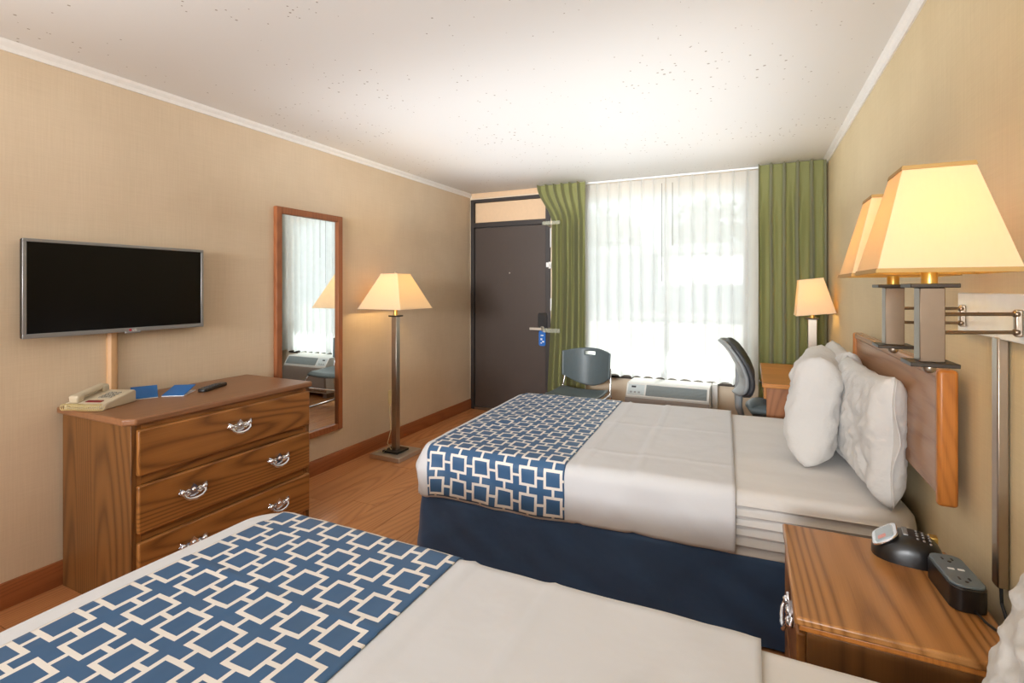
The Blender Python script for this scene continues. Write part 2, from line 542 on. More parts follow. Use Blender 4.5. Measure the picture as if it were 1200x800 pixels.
# window wall with door and window openings
DX0, DX1, DZ = -2.86, -1.90, 2.345
WX0, WX1, WZ0, WZ1 = -1.56, -0.02, 0.50, 2.27
wf = MB()
wf.box(XL, XR, YB, YB + T, DZ, H)
wf.box(XL, DX0, YB, YB + T, 0, DZ)
wf.box(DX1, WX0, YB, YB + T, 0, DZ)
wf.box(WX0, WX1, YB, YB + T, 0, WZ0)
wf.box(WX0, WX1, YB, YB + T, WZ1, DZ)
wf.box(WX1, XR, YB, YB + T, 0, DZ)
struct(wf.build('wall_front', M['wall_window'], smooth=0), 'pale beige window wall at the far end')
# baseboards
struct(MB().prism([(XL, 0), (XL + 0.018, 0), (XL + 0.018, 0.085), (XL + 0.010, 0.105), (XL, 0.108)], YR, YB, 'y').build('baseboard_left', M['cherry']), 'reddish wood baseboard along the television wall')
struct(MB().prism([(XR, 0), (XR - 0.018, 0), (XR - 0.018, 0.085), (XR - 0.010, 0.105), (XR, 0.108)], YR, YB, 'y').build('baseboard_right', M['cherry']))
struct(MB().prism([(YB, 0), (YB - 0.018, 0), (YB - 0.018, 0.085), (YB - 0.010, 0.105), (YB, 0.108)], DX1 + 0.002, XR - 0.02, 'x').build('baseboard_front', M['cherry']), 'reddish wood baseboard under the window')
# crown trims
def crown(sx):
    e = XL if sx > 0 else XR
    return [(e, H), (e, H - 0.043), (e + sx * 0.008, H - 0.043), (e + sx * 0.012, H - 0.026), (e + sx * 0.024, H - 0.012), (e + sx * 0.030, H)]
struct(MB().prism(crown(1), YR, YB, 'y').build('trim_1', M['white_trim'], smooth=0), 'white crown trim above the television wall')
struct(MB().prism(crown(-1), YR, YB, 'y').build('trim_2', M['white_trim'], smooth=0), 'white crown trim above the headboard wall')
struct(MB().prism([(YB, H), (YB, H - 0.05), (YB - 0.01, H - 0.05), (YB - 0.02, H - 0.02), (YB - 0.03, H)], XL + 0.03, -1.55, 'x').build('trim_3', M['transom'], smooth=0), 'beige trim strip above the door')

# ------------------------------------------------------------------ door with transom
dr = bpy.data.objects.new('door_1', None); COL.objects.link(dr); struct(dr, 'dark brown entry door with tan transom panel')
yf = YB - 0.012
fr = MB()
fr.box(DX0, DX0 + 0.045, yf, YB + T, 0, DZ)
fr.box(DX1 - 0.055, DX1, yf, YB + T, 0, DZ)
fr.box(DX0 + 0.045, DX1 - 0.055, yf, YB + T, DZ - 0.035, DZ)
fr.box(DX0 + 0.045, DX1 - 0.055, yf, YB + T, 2.03, 2.085)
fr.build('door_frame', M['door_frame'], dr, bevel=0.003)
MB().box(DX0 + 0.048, DX1 - 0.058, YB + 0.02, YB + 0.06, 2.088, DZ - 0.038).build('transom_panel', M['transom'], dr)
MB().box(DX0 + 0.048, DX1 - 0.058, YB + 0.006, YB + 0.05, 0.03, 2.026).build('door_slab', M['door'], dr, bevel=0.003)
MB().box(DX0 + 0.05, DX1 - 0.06, yf - 0.004, YB + 0.03, 0.0, 0.028).build('threshold', M['nickel'], dr, bevel=0.004)
MB().lathe([(0.009, 0), (0.009, 0.004), (0.006, 0.007)], 12, (PI / 2, 0, 0), (-2.378, YB + 0.006, 1.52)).build('peephole', M['chrome'], dr)
lk = MB().prism(rrect(0.105, 0.22, 0.02, 5, -1.985, 0.985), YB - 0.018, YB + 0.006, 'y').build('electronic_lock', M['black'], dr, bevel=0.004)
MB().lathe([(0.026, 0), (0.026, 0.012), (0.016, 0.018), (0.012, 0.05)], 16, (PI / 2, 0, 0), (-1.985, YB - 0.018, 0.93)).box(-2.11, -1.975, YB - 0.076, YB - 0.062, 0.916, 0.944).build('lever_handle', M['nickel_light'], lk, bevel=0.003)
MB().box(-1.915, -1.885, YB - 0.024, YB - 0.012, 1.56, 1.63).box(-1.945, -1.918, YB - 0.018, YB + 0.006, 1.575, 1.625).cbox((-1.90, YB - 0.03, 1.595), (0.014, 0.02, 0.03)).build('door_guard', M['white_metal'], dr, bevel=0.003)
MB().box(-1.898, -1.882, YB - 0.018, YB - 0.011, 1.12, 1.25).build('strike_plate', M['white_metal'], dr, bevel=0.002)
MB().box(-1.900, -1.888, YB - 0.018, YB - 0.011, 1.78, 1.98).build('weather_strip', M['white_metal'], dr, bevel=0.002)
tg = MB().prism(rrect(0.075, 0.16, 0.02, 4), -0.0015, 0.0015, 'y').build('door_hanger', M['tag_blue'])
tg.location = (-1.985, YB - 0.026, 0.83)
tag(tg, 'bright blue door hanger tag hanging below the door lever', 'door hanger')
for (dx, dz, w, h) in ((0.0, 0.03, 0.03, 0.012), (-0.008, -0.01, 0.02, 0.018), (0.012, -0.035, 0.022, 0.016), (-0.01, -0.05, 0.014, 0.01)):
    MB().box(dx - w / 2, dx + w / 2, -0.003, -0.0015, dz - h / 2, dz + h / 2).build('printed_mark', M['white_card'], tg)
for z0, z1, lbl in ((1.985, 2.02, 'upper clear plastic strip holding the green curtain back beside the door top'), (0.915, 0.955, 'lower clear plastic strip holding the green curtain back beside the door lock')):
    b = MB().box(-1.885, -1.70, 4.660, 4.668, z0, z1).cbox((-1.882, 4.79, (z0 + z1) / 2), (0.008, 0.26, 0.03)).build('curtain_strip', M['clear'], bevel=0.003)
    tag(b, lbl, 'strip', 'curtain hold-back strips')

# ------------------------------------------------------------------ window
wd = bpy.data.objects.new('window_1', None); COL.objects.link(wd); struct(wd, 'wide window behind white sheer curtains')
f = MB(); a, b = YB + 0.03, YB + 0.09
f.box(WX0, WX0 + 0.05, a, b, WZ0, WZ1).box(WX1 - 0.05, WX1, a, b, WZ0, WZ1)
f.box(WX0 + 0.05, WX1 - 0.05, a, b, WZ0, WZ0 + 0.05).box(WX0 + 0.05, WX1 - 0.05, a, b, WZ1 - 0.05, WZ1)
f.build('window_frame', M['alu'], wd, bevel=0.004)
MB().box(-0.76, -0.71, a, b, WZ0 + 0.05, WZ1 - 0.05).build('mullion', M['alu'], wd, bevel=0.004)
for x0, x1 in ((WX0 + 0.05, -0.76), (-0.71, WX1 - 0.05)):
    MB().box(x0, x1, YB + 0.058, YB + 0.062, WZ0 + 0.05, WZ1 - 0.05).build('pane', M['glass'], wd, smooth=0)
MB().box(WX0 - 0.02, WX1 + 0.02, YB - 0.03, YB + 0.03, WZ0 - 0.025, WZ0).build('window_sill', M['dark_metal'], wd, bevel=0.003)

# ------------------------------------------------------------------ outside the window
struct(MB().box(-30, 30, YB + 0.2, 60, -0.16, -0.06).build('ground', M['concrete'], smooth=0), 'sunlit pale pavement outside the window')
struct(MB().box(-12, 12, YB + T, 6.25, 2.50, 2.66).build('walkway_roof', M['white_trim'], smooth=0))
bd = thing('building', 'low blue-grey building with pale roof seen through the sheer curtains', 'building', (0.5, 24, -0.06))
MB().box(-14, 9, 0, 7, 0.3, 3.0).build('wall', M['far_wall'], bd, smooth=0)
MB().box(-14, 9, -0.05, 7, 0.0, 0.3).build('plinth', M['white_trim'], bd, smooth=0)
MB().prism([(-0.6, 2.95), (3.5, 4.6), (7.6, 2.95)], 0.4, 9.4, 'x').build('roof', M['white_roof'], bd, smooth=0)
MB().prism([(-0.6, 2.95), (3.5, 3.7), (7.6, 2.95)], -14.4, 0.4, 'x').build('low_roof', M['grey_roof'], bd, smooth=0)
def tree(loc, h, r, seed, label):
    t = thing('tree', label, 'tree', loc, group='trees beyond the building')
    rnd = random.Random(seed)
    MB().tube([(0, 0, 0), (0.1, 0, h * 0.35), (0.0, 0.1, h * 0.7)], [0.25, 0.18, 0.08], 8).build('trunk', M['bark'], t)
    c = MB()
    for k in range(420):
        d = Vector((rnd.gauss(0, 1), rnd.gauss(0, 1), rnd.gauss(0, 1))).normalized() * (rnd.random() ** 0.4)
        p = Vector((d.x * r, d.y * r, h * 0.68 + d.z * h * 0.32)); s = rnd.uniform(0.18, 0.42)
        u = Vector((rnd.gauss(0, 1), rnd.gauss(0, 1), rnd.gauss(0, 1))).normalized(); w = u.orthogonal().normalized()
        q = u.cross(w)
        c.add([p + s * (w + q * .4), p + s * (-w * .3 + q), p + s * (-w - q * .4), p + s * (w * .3 - q)], [(0, 1, 2, 3)])
    c.build('crown', M['leaf'], t, smooth=0)
tree((-9.5, 34, -0.06), 7.0, 3.0, 1, 'bushy tree beyond the building, toward the door side of the window')
tree((-2.6, 37, -0.06), 7.6, 2.8, 2, 'taller tree behind the middle of the building')
tree((4.6, 36, -0.06), 7.2, 3.2, 3, 'tree rising above the white roof of the building')

# ------------------------------------------------------------------ curtains
def pleated(x0, x1, z0, z1, y, pleats, amp, pinch=None, nu=None, nv=40, seed=0, head=0.11, second=0.35):
    """hanging cloth with pinched heading; pinch(s, z01) shifts x"""
    nu = nu or pleats * 12
    def fn(u, v):
        zt = z0 + (z1 - z0) * v
        s = u * pleats + 0.5
        below = smooth01((z1 - head - zt) / 0.35)
        fr = (s % 1.0) - 0.5
        top = math.exp(-(fr / 0.085) ** 2) * amp * 0.9
        ph = 0.5 * N(u * 6 + seed, zt * 0.8, seed) * below
        low = 0.5 * (math.cos(2 * PI * (fr + ph * 0.35)) + second * math.cos(4 * PI * fr + 2 * N(u * 3, seed, 1.0))) * amp
        k = below
        yy = y - ((1 - k) * top + k * (low + amp * 0.25))
        xx = x0 + (x1 - x0) * u + below * 0.012 * math.sin(2 * PI * s) + 0.01 * N(u * 5, zt * 1.2, seed + 3) * below
        if pinch: xx = pinch(xx, u, zt)
        zz = zt
        if v < 0.02: zz = z0 + 0.008 * math.cos(2 * PI * s) + 0.004 * N(u * 9, seed)
        return (xx, yy, zz)
    return MB().grid(fn, nu, nv)
def pinch_left(x, u, z):
    # pulled in by the two strips beside the door
    pull = max(0.0, min(1.0, (2.40 - z) / 0.40))
    left = -1.975 + 0.165 * smooth01(pull)
    left -= 0.05 * smooth01((1.4 - z) / 1.2)
    right = -1.468
    return left + (right - left) * u
dl = pleated(-1.975, -1.468, 0.22, H - 0.005, 4.80, 6, 0.075, pinch_left, nu=110, seed=2).build('curtain', M['drape'], smooth=60)
tag(dl, 'olive green pleated curtain gathered beside the dark door', 'curtain', 'green curtains')
d2 = pleated(0.050, 0.540, 0.22, H - 0.005, 4.80, 5, 0.085, None, nu=110, seed=5).build('curtain', M['drape'], smooth=60)
tag(d2, 'olive green pleated curtain in the corner behind the desk lamp', 'curtain', 'green curtains')
def sheer_panel(x0, x1, n, seed, label, wx):
    z0 = 0.505
    def slant(x, u, z):
        # the meeting edge wanders a little
        e = smooth01((1.3 - z) / 0.8) * 0.03
        return x + (e if seed == 3 else -e * 0.6) * (1 - abs(2 * u - 1)) * 0.4
    o = pleated(x0, x1, z0, H - 0.020, 4.893, n, 0.040, slant, nu=n * 14, seed=seed, second=0.12).build('sheer_curtain', M['sheer'], smooth=60)
    tag(o, label, 'curtain', 'sheer curtains')
    MB().tube([(wx, 4.825, 2.33), (wx, 4.825, 1.42 if seed == 3 else 1.75)], 0.003, 6).build('curtain_wand', M['silver'], o)
    return o
sheer_panel(-1.50, -0.727, 7, 3, 'white sheer curtain on the door side of the window', -0.755)
sheer_panel(-0.723, 0.085, 7, 9, 'white sheer curtain on the desk side of the window', -0.660)
rl = MB().box(-1.99, 0.545, 4.848, 4.886, H - 0.018, H - 0.002).build('curtain_rail', M['white_metal'], bevel=0.003)
tag(rl, 'thin white curtain rail on the ceiling above the window', 'curtain rail')

# ------------------------------------------------------------------ beds
def bed_wrap(L, W, ztop, Rc, r):
    """maps unrolled cloth coordinates (x from the foot, y from the centre line) onto a soft box"""
    def fn(x, y, off=0.0, headwrap=False):
        a = 0.0
        ix = x
        if x < Rc: a = x - Rc; ix = Rc
        elif headwrap and x > L - Rc: a = x - (L - Rc); ix = L - Rc
        iy = max(-(W / 2 - Rc), min(W / 2 - Rc, y)); b = y - iy
        rho = max(abs(a), abs(b))
        if rho < 1e-9: return Vector((ix, iy, ztop + off)), 0.0
        h = math.hypot(a, b); dx, dy = a / h, b / h
        flat = Rc - r
        if rho <= flat: g, z, nz = rho, ztop, 1.0
        elif rho <= flat + r * PI / 2:
            t = (rho - flat) / r
            g, z, nz = flat + r * math.sin(t), ztop - r * (1 - math.cos(t)), math.cos(t)
        else:
            g, z, nz = Rc, ztop - r - (rho - flat - r * PI / 2), 0.0
        g += off * (1 - nz); z += off * nz
        return Vector((ix + dx * g, iy + dy * g, z)), rho
    return fn
def hem_for(z, ztop, Rc, r): return (ztop - r - z) + (Rc - r) + r * PI / 2 - Rc   # unrolled distance past the side

def make_bed(loc, rotz, label, seed, names, zt, r, Rc):
    L, W = 2.035, 1.38
    bed = thing('bed', label, 'bed', loc, (0, 0, rotz), 'pair of double beds')
    wm = bed_wrap(L, W - 0.03, zt, Rc, r)
    dm = hem_for(0.325, zt, Rc, r)
    # mattress in its fitted sheet, gathered into long folds near the head
    def fm(u, v):
        x = -dm + (L + 2 * dm) * u; y = (-(W - 0.03) / 2 - dm) + (W - 0.03 + 2 * dm) * v
        p, rho = wm(x, y, 0, True)
        if rho > Rc + 0.02:
            k = smooth01((x - 1.2) / 0.3)
            d = 0.010 * k * (math.sin((zt - p.z) * 2 * PI / 0.037 + 2.5 * N(x * 1.3, 2 + seed)) + 0.5 * N(x * 2, p.z * 30))
            cy = 1 if y > 0 else -1
            if abs(y) > W / 2 - Rc - 0.05: p.y += cy * d
        else:
            p.z += 0.004 * N(x * 3, y * 3, seed) + 0.004 * N(x * 1.1, y * 7, seed + 4)
        return p
    MB().grid(fm, 90, 240).build('mattress', M['sheet'], bed, smooth=60)
    MB().box(0.05, L - 0.02, -W / 2 + 0.06, W / 2 - 0.06, 0.12, 0.34).build('box_spring', M['linen'], bed, bevel=0.02)
    # bed skirt: a band round foot and sides
    sk = []
    Rr = 0.07
    hw = W / 2 - 0.005
    pts = [(L - 0.02, -hw)]
    n = 110
    for i in range(n + 1): pts.append((L - 0.02 - (L - 0.02 - Rr) * i / n, -hw))
    for k in range(1, 9):
        t = PI / 2 * k / 9; pts.append((Rr - Rr * math.sin(t), -hw + Rr - Rr * math.cos(t)))
    for i in range(41): pts.append((0.0, -hw + Rr + (2 * hw - 2 * Rr) * i / 40))
    for k in range(1, 9):
        t = PI / 2 * k / 9; pts.append((Rr - Rr * math.cos(t), hw - Rr + Rr * math.sin(t)))
    for i in range(n + 1): pts.append((Rr + (L - 0.02 - Rr) * i / n, hw))
    m = len(pts)
    def fs(u, v):
        i = min(int(u * (m - 1) + 1e-6), m - 1); x, y = pts[i]
        z = 0.012 + (0.365 - 0.012) * v
        s = 0.0
        fl = 0.012 * (1 - v) + 0.022 * N(x * 3.2 + seed, y * 3.2, z * 2.5) + 0.016 * N(x * 6 + z * 7, y * 6 - z * 5, seed)
        fl += 0.010 * N(x * 11 + z * 6, y * 11, z * 4) + 0.02 * max(0, N(x * 4 - z * 6, y * 4 + z * 3, seed + 7) - 0.1)
        fl *= 1 - 0.6 * v
        nx = -1 if x < 0.02 else 0; ny = (1 if y > 0 else -1) if abs(y) > hw - 0.02 else 0
        if v > 0.93: fl -= 0.03 * (v - 0.93) / 0.07
        return (x + nx * fl, y + ny * fl, z)
    MB().grid(fs, m - 1, 22).build('bed_skirt', M['skirt'], bed, smooth=60)
    # coverlet lying over the mattress, its head edge about a quarter short of the pillows
    wc = bed_wrap(L, W, zt + 0.008, Rc, r)
    dc = hem_for(0.334, zt, Rc, r)
    xe = names[6]
    def hem(x, y):
        k = 0.018 * N(x * 2.0 + seed, 0.3) + 0.006 * N(x * 9, seed)
        return k
    def fc(u, v):
        x = -dc + (xe + dc) * u
        y = -W / 2 - dc + (W + 2 * dc) * v
        if v < 0.2 or v > 0.8:
            k = (0.2 - v) / 0.2 if v < 0.2 else (v - 0.8) / 0.2
            y += (1 if v > 0.5 else -1) * k * hem(x, y)
        p, rho = wc(x, y)
        if rho > Rc:
            k = smooth01((rho - Rc) / 0.1)
            f = 0.020 * N(x * 4.5 + p.z * 2.5 + seed, 1.0, p.z) + 0.014 * N(x * 1.6 + p.z * 3, 4.0, seed) + 0.006 * N(x * 10 + p.z * 12, 1, seed)
            f += 0.016 * max(0, N(x * 5.5 - p.z * 4, 3.0 + p.z, seed) - 0.15)
            if abs(b_side(y, W)) > 0: p.y += b_side(y, W) * f * k
            if x < 0.0: p.x -= 0.012 * (0.5 + N(y * 4, seed)) * k
            if x < 0.14: p.x -= 0.022 * k * smooth01((0.14 - x) / 0.14) * (0.6 + 0.4 * abs(b_side(y, W)))
        else:
            p.z += 0.0035 * N(x * 2.4, y * 2.4, seed) + 0.0025 * N(x * 9 + y * 3, y * 2, seed) + max(0, 0.016 * N(x * 5 - y * 3, y * 1.5 + x, seed + 8) - 0.005)
        # a folded-back band toward the head lies one thickness higher, with a soft crease
        for cx in (0.83 + 0.02 * N(y * 2, seed), 1.06 + 0.015 * N(y * 1.5, seed)):
            p.z += 0.006 * math.exp(-((x - cx) / 0.011) ** 2)
        for cy in (0.10 + 0.02 * N(x * 2, seed + 2), -0.42 + 0.03 * N(x * 1.5, seed + 3)):
            p.z += 0.0035 * math.exp(-((y - cy) / 0.012) ** 2) * smooth01((x - 0.12) / 0.2)
        if x > 1.06: p.z += 0.004 * smooth01((x - 1.06) / 0.01)
        return p
    def b_side(y, W): return (1 if y > W / 2 - Rc - 0.01 else -1 if y < -W / 2 + Rc + 0.01 else 0)
    cv = MB().grid(fc, 120, 130).build('coverlet', M['linen'], smooth=60, solid=0.006)
    cv.location = loc; cv.rotation_euler = (0, 0, rotz)
    tag(cv, names[0], 'coverlet', 'white coverlets')
    # printed runner
    wr = bed_wrap(L, W + 0.004, zt + 0.014, Rc, r)
    dr_ = hem_for(0.338, zt, Rc, r)
    X0, X1 = names[5], names[4]
    def uvf(u, v):
        x = X0 + (X1 - X0) * u; y = -W / 2 - dr_ + (W + 2 * dr_) * v
        return (x - X0 + names[3], y + names[2])
    def fr_(u, v):
        x = X0 + (X1 - X0) * u; y = -W / 2 - dr_ + (W + 2 * dr_) * v
        yy = y
        if v < 0.2 or v > 0.8:
            k = (0.2 - v) / 0.2 if v < 0.2 else (v - 0.8) / 0.2
            yy += (1 if v > 0.5 else -1) * k * (hem(x, y) + 0.002)
        p, rho = wr(x, yy)
        if rho > Rc and b_side(y, W):
            k = smooth01((rho - Rc) / 0.1)
            f = 0.020 * N(x * 4.5 + p.z * 2.5 + seed, 1.0, p.z) + 0.014 * N(x * 1.6 + p.z * 3, 4.0, seed) + 0.006 * N(x * 10 + p.z * 12, 1, seed)
            f += 0.016 * max(0, N(x * 5.5 - p.z * 4, 3.0 + p.z, seed) - 0.15)
            p.y += b_side(y, W) * (f * k + 0.003)
        elif rho <= Rc:
            p.z += 0.0035 * N(x * 2.4, y * 2.4, seed) + 0.0025 * N(x * 9 + y * 3, y * 2, seed) + max(0, 0.016 * N(x * 5 - y * 3, y * 1.5 + x, seed + 8) - 0.005)
            p.z += 0.003 * math.exp(-((y - 0.33 - 0.03 * N(x * 3, seed)) / 0.006) ** 2)
        return p
    rn = MB().grid(fr_, 70, 150, uvf).build('bed_runner', M['lattice'], smooth=60, solid=0.003)
    rn.location = loc; rn.rotation_euler = (0, 0, rotz)
    tag(rn, names[1], 'bed runner', 'lattice print bed runners')
    return bed
A1 = math.radians(2.6)
W_ = 1.38
c1 = (-1.50 - W_ / 2 * math.sin(A1), 2.04 + W_ / 2 * math.cos(A1), 0)
make_bed(c1, A1, 'white made bed with navy skirt, beyond the nightstand and against the wooden headboard', 1,
         ('white coverlet over the far bed, its side hanging above the navy skirt', 'blue lattice print runner across the foot of the far bed, hanging down its side', 0.092, -0.008, 0.765, 0.060, 1.445), 0.574, 0.050, 0.10)
make_bed((-1.520, 1.232 - W_ / 2, 0), 0.0, 'white made bed in front of the nightstand, its foot facing the dresser', 4,
         ('white coverlet over the bed in front of the nightstand', 'blue lattice print runner across the foot of the bed facing the dresser', 0.1315, 0.019, 0.782, 0.088, 1.538), 0.590, 0.032, 0.13)

def pillow(name, label, loc, rot, L=0.64, Hh=0.46, Tk=0.19, seed=0, sag=0.0, hem=False):
    """long axis x, height z, thickness y; pillowcase hem past the +x end"""
    def sheet(sign):
        def fn(u, v):
            a = 2 * u - 1; b = 2 * v - 1
            ea = max(0.0, 1 - abs(a) ** 9); eb = max(0.0, 1 - abs(b) ** 5)
            t = Tk / 2 * (ea ** 0.5) * (eb ** 0.5)
            t *= 1.0 + 0.10 * N(a * 2 + seed, b * 2, sign)
            t += 0.014 * ea * eb * N(a * 5 + seed, b * 4 + a * 2, sign * 2) + 0.010 * (ea * eb) ** 0.3 * max(0, N(a * 4 + b * 5, b * 3 - a * 2, seed + 5)) + 0.011 * (ea * eb) ** 0.3 * N(a * 9, b * 6 - a * 5, seed)
            x = a * L / 2 * (1 - 0.05 * (1 - b * b) * 0 - 0.05 * (1 - abs(b) ** 2) * (1 if abs(a) > 0.5 else 0) * (abs(a) - 0.5) * 2)
            z = b * Hh / 2 * (1 - 0.10 * (1 - abs(a) ** 2))
            z -= sag * (1 - a * a) * 0.5 * (b + 1)
            y = sign * t + 0.012 * N(a * 1.5 + seed, b * 1.5)
            return (x, y, z + Hh / 2)
        return fn
    m = MB().grid(sheet(-1), 48, 36)
    g = MB().grid(sheet(1), 48, 36)
    m.add(g.v, [tuple(reversed(f)) for f in g.f])
    o = m.build(name, M['pillow'], smooth=80)
    # weld the seam
    import bmesh
    bm = bmesh.new(); bm.from_mesh(o.data)
    bmesh.ops.remove_doubles(bm, verts=bm.verts, dist=0.0015)
    bmesh.ops.recalc_face_normals(bm, faces=bm.faces)
    bm.to_mesh(o.data); bm.free()
    o.location = loc; o.rotation_euler = rot
    tag(o, label, 'pillow', 'white pillows')
    if hem: MB().grid(lambda u, v: (L / 2 - 0.02 + 0.034 * u, 0.012 * math.sin(v * 9 + seed) * (1 - abs(2 * v - 1)) * (0.4 + u), (v - 0.5) * Hh * (0.93 + 0.02 * u) + Hh / 2), 6, 24).build('pillowcase_hem', M['pillow'], o, smooth=80, solid=0.003)
    return o
ZB = 0.578
# lean: rotation about the long axis
def place_pillow(label, x, y, yaw, lean, seed, L=0.64, Hh=0.46, Tk=0.21, roll=0.0, flip=False, z=ZB, hem=False):
    # long axis along +Y, front face towards -X
    rz = PI / 2 + math.radians(yaw) + (PI if flip else 0)
    q = Matrix.Rotation(rz, 4, 'Z') @ Matrix.Rotation(math.radians(lean) * (1 if flip else -1), 4, 'X') @ Matrix.Rotation(math.radians(roll), 4, 'Y')
    return pillow('pillow', label, (x, y, z), q.to_euler(), L, Hh, Tk, seed, 0.0, hem)
place_pillow('white pillow leaning on the headboard at the nightstand side of the far bed', 0.418, 2.46, 5, -1, 3, 0.60, 0.47, 0.13, flip=True, hem=True)
place_pillow('white pillow in front of the other pillows on the far bed', 0.246, 2.80, -7, -6, 11, 0.58, 0.49, 0.20, flip=True)
place_pillow('white pillow tucked behind the others against the headboard, toward the window', 0.412, 3.14, 0, -1, 21, 0.60, 0.48, 0.13, flip=False)
place_pillow('white pillow on the bed in front of the nightstand, cut off by the photo edge', 0.408, 0.893, 0, -13, 31, Hh=0.33, Tk=0.125, flip=True, z=0.597)

# headboard
hb = thing('headboard', 'wall-hung walnut headboard with rounded golden oak ends behind the pillows', 'headboard', (0, 0, 0))
MB().box(0.495, 0.520, 1.85, 3.15, 0.75, 1.105).build('panel', M['head_wood'], hb, bevel=0.002)
for y0, y1 in ((1.822, 1.85), (3.15, 3.178)):
    MB().box(0.480, 0.528, y0, y1, 0.735, 1.125).build('end_post', M['oak_edge'], hb, bevel=0.010, seg=3)
MB().box(0.485, 0.525, 1.85, 3.15, 1.095, 1.125).build('top_rail', M['head_wood'], hb, bevel=0.006)
for y in (2.1, 2.9): MB().box(0.52, XR, y - 0.03, y + 0.03, 0.80, 1.05).build('wall_cleat', M['oak_edge'], hb)

# ------------------------------------------------------------------ ornate drawer pull
def make_pull(parent, loc, rot):
    """batwing back plate with scrolls and a hanging bail; built facing +X, width along Y"""
    m = MB()
    # shield
    sh = [(-0.018, -0.004), (-0.013, -0.014), (0, -0.018), (0.013, -0.014), (0.018, -0.004), (0.014, 0.010), (0.006, 0.018), (0, 0.026), (-0.006, 0.018), (-0.014, 0.010)]
    m.prism([(p[0] * 1.2, p[1] * 1.15) for p in sh], 0.0, 0.008, 'x')
    for s in (-1, 1):
        m.tube([(0.004, s * 0.014, -0.004), (0.005, s * 0.026, -0.010), (0.006, s * 0.036, -0.002), (0.006, s * 0.041, 0.012), (0.006, s * 0.050, 0.017), (0.006, s * 0.054, 0.007), (0.005, s * 0.047, 0.001)], 0.0056, 6)
        m.tube([(0.004, s * 0.012, 0.006), (0.005, s * 0.024, 0.010), (0.005, s * 0.034, 0.004), (0.005, s * 0.040, -0.008)], 0.0046, 6)
        m.ball((0.010, s * 0.043, 0.006), 0.0105, 8, 6)
        m.ball((0.008, s * 0.024, 0.0), 0.006, 8, 6)
    m.ball((0.008, 0, 0.006), 0.009, 8, 6)
    pl = m.build('pull_plate', M['chrome'], parent, smooth=50)
    pl.location = loc; pl.rotation_euler = rot; pl.scale = (1.0, 1.14, 1.18)
    path = [(0.014, -0.043, 0.004), (0.020, -0.040, -0.010), (0.022, -0.026, -0.021), (0.022, -0.010, -0.024), (0.022, 0, -0.026), (0.022, 0.010, -0.024), (0.022, 0.026, -0.021), (0.020, 0.040, -0.010), (0.014, 0.043, 0.004)]
    MB().tube(path, [0.004, 0.005, 0.006, 0.006, 0.008, 0.006, 0.006, 0.005, 0.004], 8).build('bail', M['chrome'], pl, smooth=60)
    return pl

# ------------------------------------------------------------------ dresser
ds = thing('dresser', 'oak three-drawer dresser with ornate chrome pulls under the television', 'dresser', (0, 0, 0))
X0, X1, Y0, Y1 = -2.845, -2.305, 1.195, 2.118
MB().prism([(X0 - 0.005, Y0 - 0.022), (X1 - 0.025, Y0 - 0.022), (X1 + 0.015, Y0 + 0.012), (X1 + 0.015, Y1 + 0.012), (X0 - 0.005, Y1 + 0.012)], 0.79, 0.82, 'z').build('dresser_top', M['walnut_top'], ds, bevel=0.008, seg=3)
MB().box(X0, X1, Y0, Y0 + 0.02, 0.0, 0.79).build('side_panel', M['oak_side'], ds, bevel=0.002)
MB().box(X0, X1, Y1 - 0.02, Y1, 0.0, 0.79).build('side_panel', M['oak_side'], ds, bevel=0.002)
MB().box(X0, X0 + 0.01, Y0 + 0.02, Y1 - 0.02, 0.05, 0.79).build('back_panel', M['oak_side'], ds)
for z0, z1 in ((0.0, 0.095), (0.30, 0.345), (0.537, 0.582), (0.765, 0.79)):
    MB().box(X1 - 0.04, X1 - 0.002, Y0 + 0.04, Y1 - 0.04, z0, z1).build('face_rail', M['oak_front'], ds, bevel=0.002)
for ya in (Y0 + 0.02, Y1 - 0.04):
    MB().box(X1 - 0.03, X1 - 0.002, ya, ya + 0.02, 0.0, 0.79).build('face_stile', M['oak_front'], ds, bevel=0.002)
MB().box(X1 - 0.06, X1 - 0.04, Y0 + 0.02, Y1 - 0.02, 0.09, 0.77).build('drawer_backing', M['black'], ds)
for (z0, z1, pulls) in ((0.578, 0.770, (1.665,)), (0.338, 0.538, (1.437, 1.893)), (0.095, 0.302, (1.437, 1.893))):
    d = MB().box(X1 - 0.002, X1 + 0.022, Y0 + 0.018, Y1 - 0.014, z0, z1).build('drawer', M['oak_front'], ds, bevel=0.007, seg=3)
    for py in pulls:
        make_pull(d, (X1 + 0.022, py, (z0 + z1) / 2 + 0.005), (0, 0, 0))

# ------------------------------------------------------------------ telephone
tp = thing('telephone', 'beige desk telephone with coiled cord at the corner of the dresser', 'telephone', (-2.695, 1.275, 0.82), (0, 0, math.radians(24)))
tp.scale = (0.82, 0.85, 1.0)
# local: x to the right, -y to the front
prof = [(-0.105, 0.0), (-0.105, 0.022), (-0.09, 0.030), (0.095, 0.058), (0.105, 0.05), (0.105, 0.0)]
MB().prism([(p[0], p[1]) for p in prof], -0.115, 0.115, 'x').build('phone_base', M['beige'], tp, bevel=0.006, seg=3)
MB().cbox((-0.065, 0.0, 0.066), (0.045, 0.18, 0.022), (0.15, 0, 0)).cbox((-0.065, 0.080, 0.066), (0.055, 0.045, 0.036), (0.15, 0, 0)).cbox((-0.065, -0.08, 0.046), (0.055, 0.045, 0.036), (0.15, 0, 0)).build('handset', M['beige'], tp, bevel=0.010, seg=3)
for i in range(3):
    for j in range(4):
        MB().cbox((0.015 + i * 0.026, 0.045 - j * 0.022, 0.0505 - j * 0.0033), (0.018, 0.013, 0.008), (0.15, 0, 0)).build('key', M['beige_dark'], tp, bevel=0.002)
